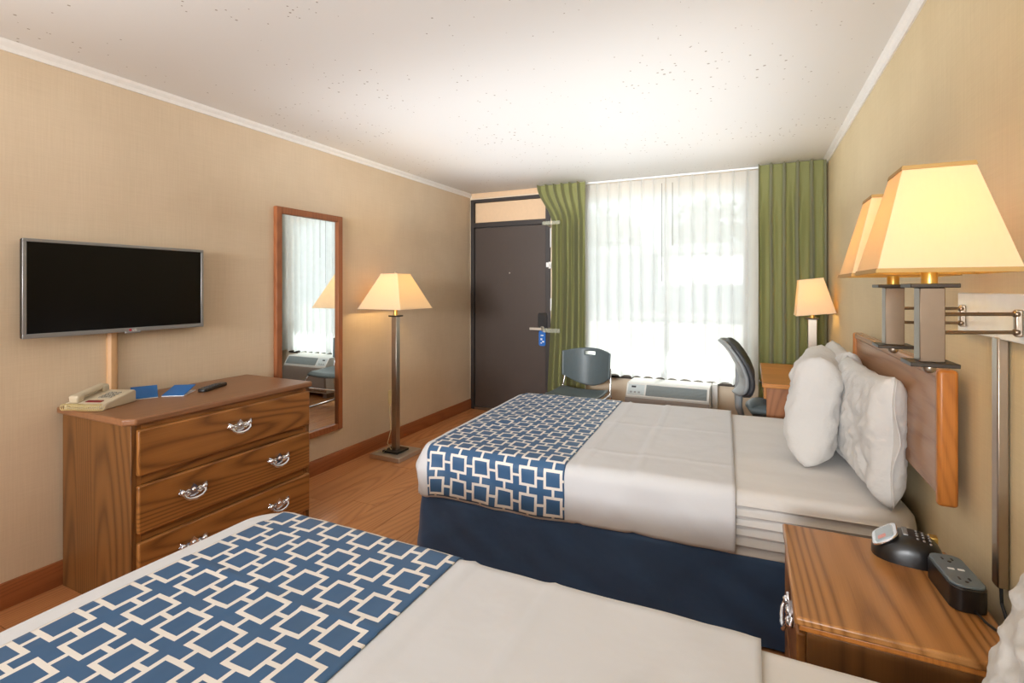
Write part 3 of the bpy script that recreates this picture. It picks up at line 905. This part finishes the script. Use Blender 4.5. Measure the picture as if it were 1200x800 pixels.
MB().cbox((0.03, -0.075, 0.0335), (0.085, 0.022, 0.004), (0.15, 0, 0)).build('speed_dial_label', M['red_label'], tp)
coil = []
turns = 22
for i in range(turns * 9 + 1):
    t = i / (turns * 9); ang = 2 * PI * t * turns
    cx = -0.10 + 0.215 * t; cy = -0.128 + 0.006 * math.sin(t * 7)
    coil.append((cx + 0.002 * math.cos(ang), cy + 0.014 * math.cos(ang), 0.0165 + 0.014 * math.sin(ang)))
MB().tube(coil, 0.0022, 5).build('coiled_cord', M['cord_cream'], tp, smooth=60)
# brochures
def brochure(label, loc, rz, open_deg, w=0.11, h=0.15):
    b = thing('brochure', label, 'brochure', loc, (0, 0, math.radians(rz)), 'blue brochures on the dresser')
    MB().cbox((w / 2, 0, 0.0015), (w, h, 0.003)).build('back_cover', M['white_card'], b)
    MB().box(0, w, -h / 2, h / 2, 0.0, 0.0022, (0, -math.radians(open_deg), 0), (0, 0, 0.0035)).build('front_cover', M['blue_card'], b)
    return b
brochure('blue brochure lying nearest the telephone', (-2.665, 1.44, 0.82), 152, 13, 0.15, 0.11)
brochure('blue and white brochure lying toward the remote control', (-2.60, 1.535, 0.82), 126, 11, 0.14, 0.10)
# remote
rc = thing('remote_control', 'black remote control lying on the dresser top', 'remote control', (-2.605, 1.745, 0.82), (0, 0, math.radians(25)))
MB().prism(rrect(0.045, 0.20, 0.012, 4), 0.0, 0.018, 'z').build('body', M['black'], rc, bevel=0.005, seg=3)
for i in range(3):
    for j in range(6):
        MB().cbox((-0.012 + 0.012 * i, -0.07 + 0.022 * j, 0.019), (0.008, 0.011, 0.003)).build('button', M['charcoal'], rc)

# ------------------------------------------------------------------ television
tv = thing('television', 'flat black television with silver bezel on the left wall above the dresser', 'television', (XL, 0, 0))
ty0, ty1, tz0, tz1, tx = 1.040, 1.825, 1.140, 1.573, 0.062
MB().box(tx - 0.028, tx - 0.004, ty0, ty1, tz0, tz1).build('casing', M['black'], tv, bevel=0.006)
bz = MB()
bw = 0.014
bz.box(tx - 0.006, tx + 0.003, ty0, ty1, tz1 - bw, tz1).box(tx - 0.006, tx + 0.003, ty0, ty1, tz0, tz0 + bw + 0.006)
bz.box(tx - 0.006, tx + 0.003, ty0, ty0 + bw, tz0 + bw + 0.006, tz1 - bw).box(tx - 0.006, tx + 0.003, ty1 - bw, ty1, tz0 + bw + 0.006, tz1 - bw)
bz.build('bezel', M['silver'], tv, bevel=0.002)
MB().box(tx - 0.006, tx - 0.001, ty0 + bw, ty1 - bw, tz0 + bw + 0.006, tz1 - bw).build('screen', M['screen'], tv, smooth=0)
MB().box(tx - 0.005, tx + 0.004, 1.43, 1.50, tz0 - 0.008, tz0 + 0.004).build('chin', M['silver'], tv, bevel=0.003)
MB().lathe([(0.006, 0), (0.006, 0.0015)], 14, (0, PI / 2, 0), (tx + 0.003, 1.452, tz0 + 0.009)).build('red_badge', M['red_led'], tv)
fc_ = bpy.data.curves.new('badge_lettering', 'FONT'); fc_.body = 'LG'; fc_.size = 0.016; fc_.extrude = 0.0006
fc_.materials.append(M['white_metal'])
ft = bpy.data.objects.new('badge_lettering', fc_); COL.objects.link(ft)
bpy.context.view_layer.update()
fme = bpy.data.meshes.new_from_object(ft.evaluated_get(bpy.context.evaluated_depsgraph_get()))
bpy.data.objects.remove(ft)
fo = bpy.data.objects.new('badge_lettering', fme); COL.objects.link(fo); fo.parent = tv
fo.location = (tx + 0.0036, 1.462, tz0 + 0.003); fo.rotation_euler = (PI / 2, 0, PI / 2)
MB().box(0, tx - 0.028, 1.30, 1.55, 1.25, 1.45).build('wall_bracket', M['dark_metal'], tv)
cc = MB().prism([(0, -0.022), (0.012, -0.022), (0.022, -0.012), (0.024, 0), (0.022, 0.012), (0.012, 0.022), (0, 0.022)], 0.822, 1.16, 'z').build('cord_cover', M['tan_plastic'])
cc.location = (XL, 1.402, 0)
tag(cc, 'tan plastic cord channel on the wall below the television', 'cord channel')

# ------------------------------------------------------------------ mirror
mr = thing('mirror', 'tall wall mirror in reddish oak frame between television and floor lamp', 'mirror', (XL, 0, 0))
my0, my1, mz0, mz1, mw, mt = 2.338, 2.935, 0.280, 1.903, 0.045, 0.032
for n_, bx in (('frame_stile', (0, mt, my0, my0 + mw, mz0, mz1)), ('frame_stile', (0, mt, my1 - mw, my1, mz0, mz1)), ('frame_rail', (0, mt, my0 + mw, my1 - mw, mz0, mz0 + mw)), ('frame_rail', (0, mt, my0 + mw, my1 - mw, mz1 - mw, mz1))):
    MB().box(*bx).build(n_, M['oak_red'], mr, bevel=0.004)
MB().box(0.004, 0.012, my0 + mw, my1 - mw, mz0 + mw, mz1 - mw).build('mirror_glass', M['mirror'], mr, smooth=0)

# ------------------------------------------------------------------ lamps
def shade_parts(parent, zb, wb, zt, wt, loc=(0, 0), rot=(0, 0, 0), trim=0.010, th=0.003, trim_mat=None, cloth_mat=None):
    m = MB()
    # open four-sided shade with real wall thickness
    for s in (0, 1):
        d = -s * th * 2
        m.frustum(zb, wb + d, wb + d, zt, wt + d, wt + d, cap=False)
    nn = len(m.v) // 2
    m.f = m.f[:4] + [tuple(reversed(f)) for f in m.f[4:]]
    for k in range(4):
        k2 = (k + 1) % 4
        m.f.append((k2, k, nn + k, nn + k2)); m.f.append((4 + k, 4 + k2, nn + 4 + k2, nn + 4 + k))
    o = m.build('lampshade', cloth_mat or M['shade'], parent, smooth=0)
    o.location = (loc[0], loc[1], 0); o.rotation_euler = rot
    sl = (wb - wt) / (zt - zb)
    for za, zc in ((zb - 0.001, zb + trim), (zt - trim, zt + 0.001)):
        wa = wb - sl * (za - zb) + 0.004; wc = wb - sl * (zc - zb) + 0.004
        tm = MB(); n0 = 0
        tm.frustum(za, wa, wa, zc, wc, wc, cap=False).frustum(za, wa - 0.014, wa - 0.014, zc, wc - 0.014, wc - 0.014, cap=False)
        for k in range(4):
            k2 = (k + 1) % 4
            tm.f.append((n0 + k2, n0 + k, n0 + 8 + k, n0 + 8 + k2)); tm.f.append((n0 + 4 + k, n0 + 4 + k2, n0 + 12 + k2, n0 + 12 + k))
        tm.build('shade_trim', trim_mat or M['shade_trim'], o, smooth=0)
    # spider: two thin wires across the top
    MB().cbox((0, 0, zt - 0.006), (wt - 0.008, 0.003, 0.003)).cbox((0, 0, zt - 0.006), (0.003, wt - 0.008, 0.003)).build('shade_wire', M['dark_metal'], o)
    return o
def bulb(parent, x, y, z, mat, r=0.026):
    MB().ball((x, y, z), r, 14, 10, (1, 1, 1.25)).build('bulb', mat, parent, smooth=80)
    MB().lathe([(0.014, z - 0.075), (0.014, z - 0.03)], 12, loc=(x, y, 0)).build('socket', M['brass'], parent)

# floor lamp
LF = (-2.61, 3.285, 0)
fl_ = thing('floor_lamp', 'tall brushed metal floor lamp with pyramid shade and square base', 'lamp', LF)
MB().box(-0.145, 0.145, -0.145, 0.145, 0, 0.036).build('base', M['nickel_light'], fl_, bevel=0.003)
MB().box(-0.075, 0.075, -0.075, 0.075, 0.036, 0.052).build('base_step', M['dark_metal'], fl_, bevel=0.002)
MB().box(-0.024, 0.024, -0.024, 0.024, 0.046, 1.125).build('post', M['nickel'], fl_, bevel=0.002)
MB().box(-0.042, 0.042, -0.042, 0.042, 1.125, 1.137).build('post_cap', M['dark_metal'], fl_, bevel=0.002)
MB().lathe([(0.016, 1.137), (0.016, 1.28)], 12).build('neck', M['brass'], fl_)
shade_parts(fl_, 1.192, 0.42, 1.472, 0.165, trim=0.006, trim_mat=M['shade'])
bulb(fl_, 0, 0, 1.345, M['bulb_floor'])
MB().lathe([(0.004, 1.465), (0.008, 1.472), (0.008, 1.488), (0.003, 1.494)], 10).build('finial', M['nickel'], fl_)
cd = MB().tube([(-0.02, -0.03, 0.05), (-0.06, -0.03, 0.10), (-0.09, 0.05, 0.18), (-0.235, 0.21, 0.32), (-0.245, 0.258, 0.38)], 0.003, 6).tube([(-0.12, -0.10, 0.034), (-0.10, -0.06, 0.045), (-0.06, -0.09, 0.036), (-0.05, -0.05, 0.06), (-0.10, -0.02, 0.04), (-0.03, 0.0, 0.05)], 0.003, 6).build('power_cord', M['ivory'], fl_, smooth=60)
ot = MB().prism(rrect(0.075, 0.118, 0.008, 3, 3.545, 0.40), XL, XL + 0.006, 'x').build('wall_outlet', M['ivory'], bevel=0.002)
tag(ot, 'ivory wall outlet on the left wall behind the floor lamp', 'outlet')
for dz in (-0.022, 0.022):
    MB().prism(rrect(0.036, 0.032, 0.008, 3, 3.545, 0.40 + dz), XL + 0.006, XL + 0.009, 'x').build('receptacle', M['ivory'], ot)

# desk lamp on the desk
dk = thing('desk_lamp', 'small square-post lamp with crooked cream shade on the desk in the corner', 'lamp', (0.405, 4.34, 0.75))
MB().box(-0.065, 0.065, -0.065, 0.065, 0, 0.022).build('base', M['nickel'], dk, bevel=0.003)
MB().box(-0.04, 0.04, -0.04, 0.04, 0.022, 0.032).build('base_step', M['dark_metal'], dk, bevel=0.002)
MB().box(-0.028, 0.028, -0.028, 0.028, 0.032, 0.375).build('post', M['nickel'], dk, bevel=0.002)
MB().box(-0.040, 0.040, -0.040, 0.040, 0.375, 0.386).build('post_cap', M['dark_metal'], dk, bevel=0.002)
MB().lathe([(0.014, 0.386), (0.014, 0.46)], 12).build('neck', M['brass'], dk)
so = shade_parts(dk, -0.13, 0.25, 0.13, 0.155, rot=(0, math.radians(-6), 0), trim=0.006, trim_mat=M['shade'])
so.location = (0.0, 0, 0.545)
bulb(dk, 0, 0, 0.555, M['bulb_desk'])
MB().tube([(0.0, 0.06, 0.012), (0.05, 0.12, 0.006), (0.10, 0.16, 0.006), (0.13, 0.2, 0.006)], 0.003, 6).build('power_cord', M['black'], dk, smooth=60)

# swing-arm wall lamps
wp = thing('lamp_wall_plate', 'long metal plate, whitened for reflected light, carrying both swing-arm lamps, with a metal cord tube below', 'wall plate', (XR, 0, 0))
MB().box(-0.020, 0, 1.33, 1.86, 1.236, 1.346).build('plate', M['white_metal'], wp, bevel=0.003)  # nickel plate coloured white to stand in for reflected light
MB().box(-0.024, -0.002, 1.588, 1.622, 0.64, 1.240).build('cord_tube', M['nickel'], wp, bevel=0.003)
MB().tube([(-0.012, 1.605, 0.645), (-0.012, 1.600, 0.60), (-0.014, 1.50, 0.52), (-0.020, 1.40, 0.44)], 0.004, 6).build('cord', M['charcoal'], wp, smooth=60)
MB().ball((-0.024, 1.70, 1.292), 0.005, 8, 6).build('screw', M['dark_metal'], wp)
def wall_lamp(label, x, y, py):
    """post at (x, y); two arms run to a pivot on the plate at (XR - .03, py)"""
    w = thing('wall_lamp', label, 'lamp', (x, y, 0), group='swing-arm lamps between the beds')
    zb, zt = 1.200, 1.360
    MB().box(-0.022, 0.022, -0.022, 0.022, zb, zt).build('post', M['nickel_dark'], w, bevel=0.0015)
    MB().box(-0.042, 0.042, -0.042, 0.042, zt, zt + 0.009).build('post_cap', M['dark_metal'], w, bevel=0.0015)
    MB().box(-0.042, 0.042, -0.042, 0.042, zb - 0.009, zb).build('post_foot', M['dark_metal'], w, bevel=0.0015)
    MB().ball((0, 0, zb - 0.014), 0.013, 12, 8).build('switch_knob', M['nickel'], w, smooth=80)
    MB().lathe([(0.015, zt + 0.009), (0.015, zt + 0.06)], 14).build('neck', M['brass'], w)
    shade_parts(w, 1.392, 0.232, 1.618, 0.118, trim=0.008, cloth_mat=M['shade_gold'])
    bulb(w, 0, 0, 1.505, M['bulb'], 0.024)
    px, pyy = XR - 0.030 - x, py - y
    for z in (1.262, 1.302):
        MB().tube([(0, 0, z), (px, pyy, z)], 0.0042, 8).build('swing_arm', M['nickel_dark'], w, smooth=60)
        d = Vector((px, pyy, 0)).normalized()
        MB().ball((px, pyy, z), 0.0085, 10, 8).build('arm_finial', M['nickel_dark'], w, smooth=80)
    MB().box(px - 0.004, px + 0.010, pyy - 0.006, pyy + 0.006, 1.252, 1.312).build('pivot_bracket', M['nickel'], w, bevel=0.003)
    return w
wall_lamp('swing-arm wall lamp with lit cream shade above the nightstand, cut by the photo edge', 0.350, 1.385, 1.475)
wall_lamp('swing-arm wall lamp above the headboard corner, half hidden by the lamp over the nightstand', 0.362, 1.755, 1.800)

# ------------------------------------------------------------------ nightstand
ns = thing('nightstand', 'oak nightstand between the beds with moulded top and chrome pull', 'nightstand', (0, 0, 0))
a0, a1, b0, b1, zt = 0.095, 0.505, 1.345, 1.835, 0.60
MB().box(a0 - 0.006, a1, b0 - 0.012, b1 + 0.012, zt - 0.020, zt).build('nightstand_top', M['oak_top'], ns, bevel=0.006, seg=3)
MB().box(a0 + 0.004, a1, b0 - 0.004, b1 + 0.004, zt - 0.036, zt - 0.020).build('top_moulding', M['oak_edge'], ns, bevel=0.004)
MB().box(a0 + 0.02, a1, b0, b0 + 0.018, 0.0, zt - 0.036).build('side_panel', M['oak_side'], ns, bevel=0.002)
MB().box(a0 + 0.02, a1, b1 - 0.018, b1, 0.0, zt - 0.036).build('side_panel', M['oak_side'], ns, bevel=0.002)
MB().box(a0 + 0.022, a0 + 0.04, b0 + 0.018, b1 - 0.018, 0.06, zt - 0.036).box(a1 - 0.01, a1, b0 + 0.018, b1 - 0.018, 0.06, zt - 0.036).build('carcass', M['oak_side'], ns)
for z0, z1 in ((0.34, 0.55), (0.09, 0.32)):
    d = MB().box(a0, a0 + 0.021, b0 + 0.012, b1 - 0.012, z0, z1).build('drawer', M['oak_front'], ns, bevel=0.005, seg=3)
    make_pull(d, (a0, (b0 + b1) / 2 - 0.075, z0 + 0.16), (0, 0, PI))
# clock radio
ck = thing('clock_radio', 'black rounded clock radio with silver-framed display on the nightstand', 'clock', (0.395, 1.765, 0.60), (0, 0, math.radians(-8)))
def egg(u, v):
    # superellipsoid half shell, longer in x, low at the display end (-x)
    th = 2 * PI * u; ph = PI / 2 * v
    ce = lambda t, e: math.copysign(abs(math.cos(t)) ** e, math.cos(t)); se = lambda t, e: math.copysign(abs(math.sin(t)) ** e, math.sin(t))
    x_ = 0.082 * ce(th, 0.75) * ce(ph, 0.55); y_ = 0.066 * se(th, 0.75) * ce(ph, 0.55); z_ = 0.064 * se(ph, 0.8)
    z_ *= 1.0 + 0.10 * (1 - (x_ / 0.082) ** 2) - 0.22 * max(0, -x_ / 0.082)
    return (x_, y_, z_)
MB().grid(egg, 40, 14).build('clock_body', M['black'], ck, smooth=80)
tl_ = (0, math.radians(-38), 0)
def clock_z(x_, y_):
    r_ = (abs(x_ / 0.082) ** (2 / 0.75) + abs(y_ / 0.066) ** (2 / 0.75)) ** 0.375
    c_ = min(1.0, r_ ** (1 / 0.55))
    return 0.064 * (1 - c_ * c_) ** 0.4 * (1.0 + 0.10 * (1 - (x_ / 0.082) ** 2) - 0.22 * max(0, -x_ / 0.082))
MB().prism(rrect(0.072, 0.108, 0.026, 6), 0, 0.006, 'z', tl_, (-0.048, 0.0, 0.0485)).build('display_bezel', M['chrome'], ck, bevel=0.002)
lc = MB().prism(rrect(0.050, 0.084, 0.014, 6), 0.006, 0.0075, 'z', tl_, (-0.048, 0.0, 0.0485)).build('display', M['lcd'], ck)
MB().prism(rrect(0.022, 0.022, 0.004, 3, -0.006, -0.020), 0.0076, 0.0082, 'z', tl_, (-0.048, 0.0, 0.0485)).build('red_indicator', M['lcd_red'], lc)
for i in range(3):
    for j in range(4):
        MB().ball((0.022 + 0.014 * i, -0.030 + 0.016 * j, clock_z(0.022 + 0.014 * i, -0.030 + 0.016 * j)), 0.0036, 8, 5).build('button', M['silver'], ck)
MB().cbox((-0.004, 0.002, 0.0705), (0.012, 0.052, 0.005)).build('snooze_bar', M['silver'], ck, bevel=0.0015)
MB().box(0.05, 0.072, 0.022, 0.05, 0.04, 0.06).build('sensor', M['brass'], ck, bevel=0.003)
# outlet block
ob = thing('outlet_block', 'black desktop power outlet with slate face beside the clock radio', 'power outlet', (0.457, 1.600, 0.60), (0, 0, math.radians(4)))
MB().prism(rrect(0.072, 0.165, 0.024, 6), 0, 0.056, 'z').build('block_body', M['black'], ob, bevel=0.003)
fcb = MB().prism(rrect(0.068, 0.160, 0.023, 6), 0.056, 0.062, 'z').build('outlet_face', M['slate_top'], ob, bevel=0.002)
for s in (-1, 1):
    sl = MB()
    sl.cbox((-0.010, s * 0.048 + 0.004, 0.0625), (0.004, 0.011, 0.001)).cbox((0.010, s * 0.048 + 0.004, 0.0625), (0.004, 0.011, 0.001))
    sl.lathe([(0.004, 0.0615), (0.004, 0.063)], 8, loc=(0, s * 0.048 - 0.010, 0))
    sl.build('socket_slots', M['black'], fcb)
for i in range(2):
    MB().cbox((-0.010 + 0.020 * i, 0, 0.0625), (0.013, 0.006, 0.0015)).build('usb_port', M['white_metal'], fcb)
MB().tube([(0.005, -0.085, 0.01), (0.01, -0.12, -0.005 + 0.012), (0.028, -0.16, 0.004)], 0.003, 6).build('power_cord', M['black'], ob, smooth=60)

# ------------------------------------------------------------------ guest chair
gc = thing('stacking_chair', 'slate grey plastic stacking chair with chrome frame by the green curtain', 'chair', (-1.43, 4.32, 0), (0, 0, math.radians(-5)))
gc.scale = (1, 1, 0.9)
# back: curved shell with a hand slot, built from a grid with a hole
def back_pt(u, v):
    a = 2 * u - 1
    top = 0.872 - 0.034 * a * a; bot = 0.470 + 0.120 * abs(a) ** 1.8
    w = 0.240 * (1 - 0.02 * (1 - v))
    z = bot + (top - bot) * v
    yb = 0.30 - 0.055 * (1 - a * a) * -1 - 0.075 * a * a + 0.06 * (z - 0.5)
    return Vector((a * w, yb, z))
bk = MB(); nu, nv = 36, 22
for j in range(nv + 1):
    for i in range(nu + 1): bk.v.append(back_pt(i / nu, j / nv))
for j in range(nv):
    for i in range(nu):
        if 14 <= i < 22 and 18 <= j < 20: continue
        a = j * (nu + 1) + i; bk.f.append((a, a + 1, a + nu + 2, a + nu + 1))
bk.build('backrest', M['slate'], gc, smooth=60, solid=0.014)
def seat_pt(u, v):
    a = 2 * u - 1; b = v
    w = 0.225 + 0.012 * math.sin(PI * v)
    rr = 1.0
    z = 0.445 + 0.018 * a * a - 0.014 * math.sin(PI * min(1, b * 1.2)) - 0.035 * max(0, 0.16 - b) / 0.16
    return (a * w, -0.20 + 0.44 * b, z)
MB().grid(seat_pt, 24, 20).build('seat', M['slate'], gc, smooth=60, solid=0.022)
for s in (-1, 1):
    p = [(s * 0.225, 0.285, 0.68), (s * 0.232, 0.275, 0.55), (s * 0.24, 0.25, 0.42), (s * 0.24, 0.10, 0.41), (s * 0.24, -0.14, 0.41), (s * 0.242, -0.185, 0.395), (s * 0.245, -0.20, 0.36), (s * 0.25, -0.23, 0.05), (s * 0.25, -0.22, 0.018), (s * 0.25, -0.19, 0.011), (s * 0.25, 0.26, 0.011), (s * 0.248, 0.285, 0.02), (s * 0.246, 0.29, 0.05), (s * 0.24, 0.26, 0.40)]
    MB().tube(p, 0.0105, 8).build('leg', M['chrome'], gc, smooth=60)
MB().tube([(-0.247, -0.215, 0.27), (0.247, -0.215, 0.27)], 0.008, 8).build('stretcher', M['chrome'], gc, smooth=60)

# ------------------------------------------------------------------ task chair at the desk (faces +X)
tc = thing('office_chair', 'grey high-back office chair seen from its side, pushed to the desk', 'chair', (0.03, 4.08, 0))
TB = [(0.575, -0.075), (0.60, -0.045), (0.66, -0.022), (0.72, -0.024), (0.80, -0.052), (0.88, -0.098), (0.94, -0.145), (0.975, -0.190)]
def tb_x(z):
    for (za, xa), (zb_, xb) in zip(TB, TB[1:]):
        if z <= zb_ or zb_ == TB[-1][0]:
            t = max(0, min(1, (z - za) / (zb_ - za))); return xa + (xb - xa) * t
def tb(u, v):
    a = 2 * v - 1
    z = 0.575 + 0.40 * u
    x_ = (tb_x(z - 0.012) + tb_x(z) + tb_x(z + 0.012)) / 3
    w = 0.215 * (1 - 0.10 * abs(2 * u - 1) ** 3)
    if u > 0.85: w *= 1 - 0.35 * ((u - 0.85) / 0.15) ** 2
    if u < 0.12: w *= 1 - 0.4 * ((0.12 - u) / 0.12) ** 2
    return (x_ - 0.022 * (1 - a * a), a * w, z)
MB().grid(tb, 30, 16).build('backrest', M['charcoal'], tc, smooth=60, solid=0.030)
def tb2(u, v):
    p = tb(0.02 + 0.97 * u, 0.03 + 0.94 * v)
    return (p[0] - 0.030 - 0.040 * math.sin(PI * v) * (1 - 0.5 * u), p[1], p[2] + 0.004)
MB().grid(tb2, 30, 16).build('back_shell', M['grey_plastic'], tc, smooth=60, solid=0.022)
MB().tube([(-0.125, 0, 0.82), (-0.115, 0, 0.70), (-0.118, 0, 0.58), (-0.118, 0, 0.48), (-0.09, 0, 0.40), (0.0, 0, 0.385), (0.12, 0, 0.385)], [0.018, 0.026, 0.030, 0.026, 0.022, 0.02, 0.02], 10).build('spine_bar', M['grey_plastic'], tc, smooth=60)
def ts(u, v):
    a = 2 * u - 1; b = 2 * v - 1
    k = max(abs(a), abs(b)); h = math.hypot(a, b) or 1
    q = k / h if True else 1
    return (0.15 + a * 0.21 * (0.55 + 0.45 * q), b * 0.215 * (0.55 + 0.45 * q), 0.515 - 0.03 * k ** 6)
MB().grid(ts, 20, 20).build('seat', M['slate'], tc, smooth=60, solid=0.05)
MB().lathe([(0.035, 0.10), (0.035, 0.26), (0.022, 0.262), (0.022, 0.40), (0.07, 0.405), (0.08, 0.475)], 14, loc=(0.15, 0, 0)).build('gas_column', M['black'], tc)
for k in range(5):
    an = 2 * PI * k / 5 + 0.3
    ex, ey = 0.15 + 0.27 * math.cos(an), 0.27 * math.sin(an)
    MB().tube([(0.15, 0, 0.115), (0.15 + 0.15 * math.cos(an), 0.15 * math.sin(an), 0.105), (ex, ey, 0.075)], [0.028, 0.022, 0.016], 8).build('leg', M['charcoal'], tc, smooth=60)
    MB().lathe([(0.020, -0.022), (0.026, -0.018), (0.026, 0.018), (0.020, 0.022)], 14, (PI / 2, 0, an), (ex, ey, 0.027)).cbox((ex, ey, 0.058), (0.014, 0.014, 0.03)).build('caster', M['black'], tc)

# ------------------------------------------------------------------ desk
de = thing('desk', 'oak desk with walnut end panel against the right wall under the corner lamp', 'desk', (0, 0, 0))
MB().box(0.060, XR - 0.004, 3.59, 4.57, 0.722, 0.75).build('desk_top', M['desk_top'], de, bevel=0.004)
MB().box(0.085, XR - 0.008, 3.615, 3.64, 0.0, 0.722).build('end_panel', M['desk_side'], de, bevel=0.002)
MB().box(0.085, XR - 0.008, 4.52, 4.545, 0.0, 0.722).build('end_panel', M['desk_side'], de, bevel=0.002)
MB().box(0.50, 0.52, 3.64, 4.52, 0.30, 0.722).build('back_panel', M['desk_side'], de)
dw = MB().box(0.070, 0.090, 3.645, 4.515, 0.64, 0.715).build('drawer', M['desk_top'], de, bevel=0.003)
MB().tube([(0.068, 4.02, 0.68), (0.052, 4.03, 0.68), (0.052, 4.13, 0.68), (0.068, 4.14, 0.68)], 0.004, 6).build('drawer_pull', M['chrome'], dw, smooth=60)

# ------------------------------------------------------------------ window air conditioner
ac = thing('air_conditioner', 'low white air conditioner with grey slanted grille under the window', 'air conditioner', (0, 0, 0))
ax0, ax1, ay = -1.03, -0.325, 4.545
body = [(YB - 0.002, 0.06), (ay + 0.03, 0.06), (ay + 0.005, 0.39), (ay + 0.075, 0.495), (YB - 0.002, 0.495)]
MB().prism([(p[0], p[1]) for p in body], ax0, ax1, 'x').build('ac_cabinet', M['ac_white'], ac, bevel=0.005)
MB().prism([(ay + 0.026, 0.075), (ay - 0.012, 0.105), (ay - 0.018, 0.345), (ay + 0.000, 0.375), (ay + 0.006, 0.375)], ax0 - 0.003, ax1 + 0.003, 'x').build('front_panel', M['taupe'], ac, bevel=0.004)
th = math.atan2(0.07, 0.105)
def on_slope(x0, x1, t0, t1, h):
    m = MB(); a = Vector((0, ay + 0.005, 0.39)); d = Vector((0, 0.07, 0.105)).normalized(); n = Vector((0, -0.105, 0.07)).normalized()
    vs = []
    for hh in (-0.002, h):
        for t in (t0, t1):
            for x_ in (x0, x1):
                p = a + d * t + n * hh; vs.append((x_, p.y, p.z))
    return m.add(vs, [(0, 1, 3, 2), (4, 6, 7, 5), (0, 4, 5, 1), (1, 5, 7, 3), (3, 7, 6, 2), (2, 6, 4, 0)])
cp = on_slope(ax0 + 0.015, ax0 + 0.16, 0.014, 0.112, 0.004).build('control_panel', M['ac_panel'], ac, bevel=0.001)
on_slope(ax0 + 0.045, ax0 + 0.085, 0.080, 0.096, 0.006).build('display', M['charcoal'], cp)
for k in range(3): on_slope(ax0 + 0.035 + k * 0.035, ax0 + 0.055 + k * 0.035, 0.028, 0.044, 0.006).build('button', M['grey_plastic'], cp)
on_slope(ax0 + 0.175, ax1 - 0.020, 0.012, 0.114, 0.0015).build('grille_bed', M['ac_grille'], ac)
for k in range(10):
    on_slope(ax0 + 0.175, ax1 - 0.020, 0.014 + k * 0.010, 0.019 + k * 0.010, 0.006).build('grille_slat', M['ac_grille'], ac)
MB().box(ax1 + 0.004, ax1 + 0.05, YB - 0.12, YB - 0.002, 0.0, 0.498).build('side_cover', M['ac_white'], ac, bevel=0.003)
for x_ in (ax0 + 0.06, ax1 - 0.06): MB().box(x_ - 0.03, x_ + 0.03, ay + 0.06, YB - 0.05, 0.0, 0.06).build('foot', M['taupe'], ac)
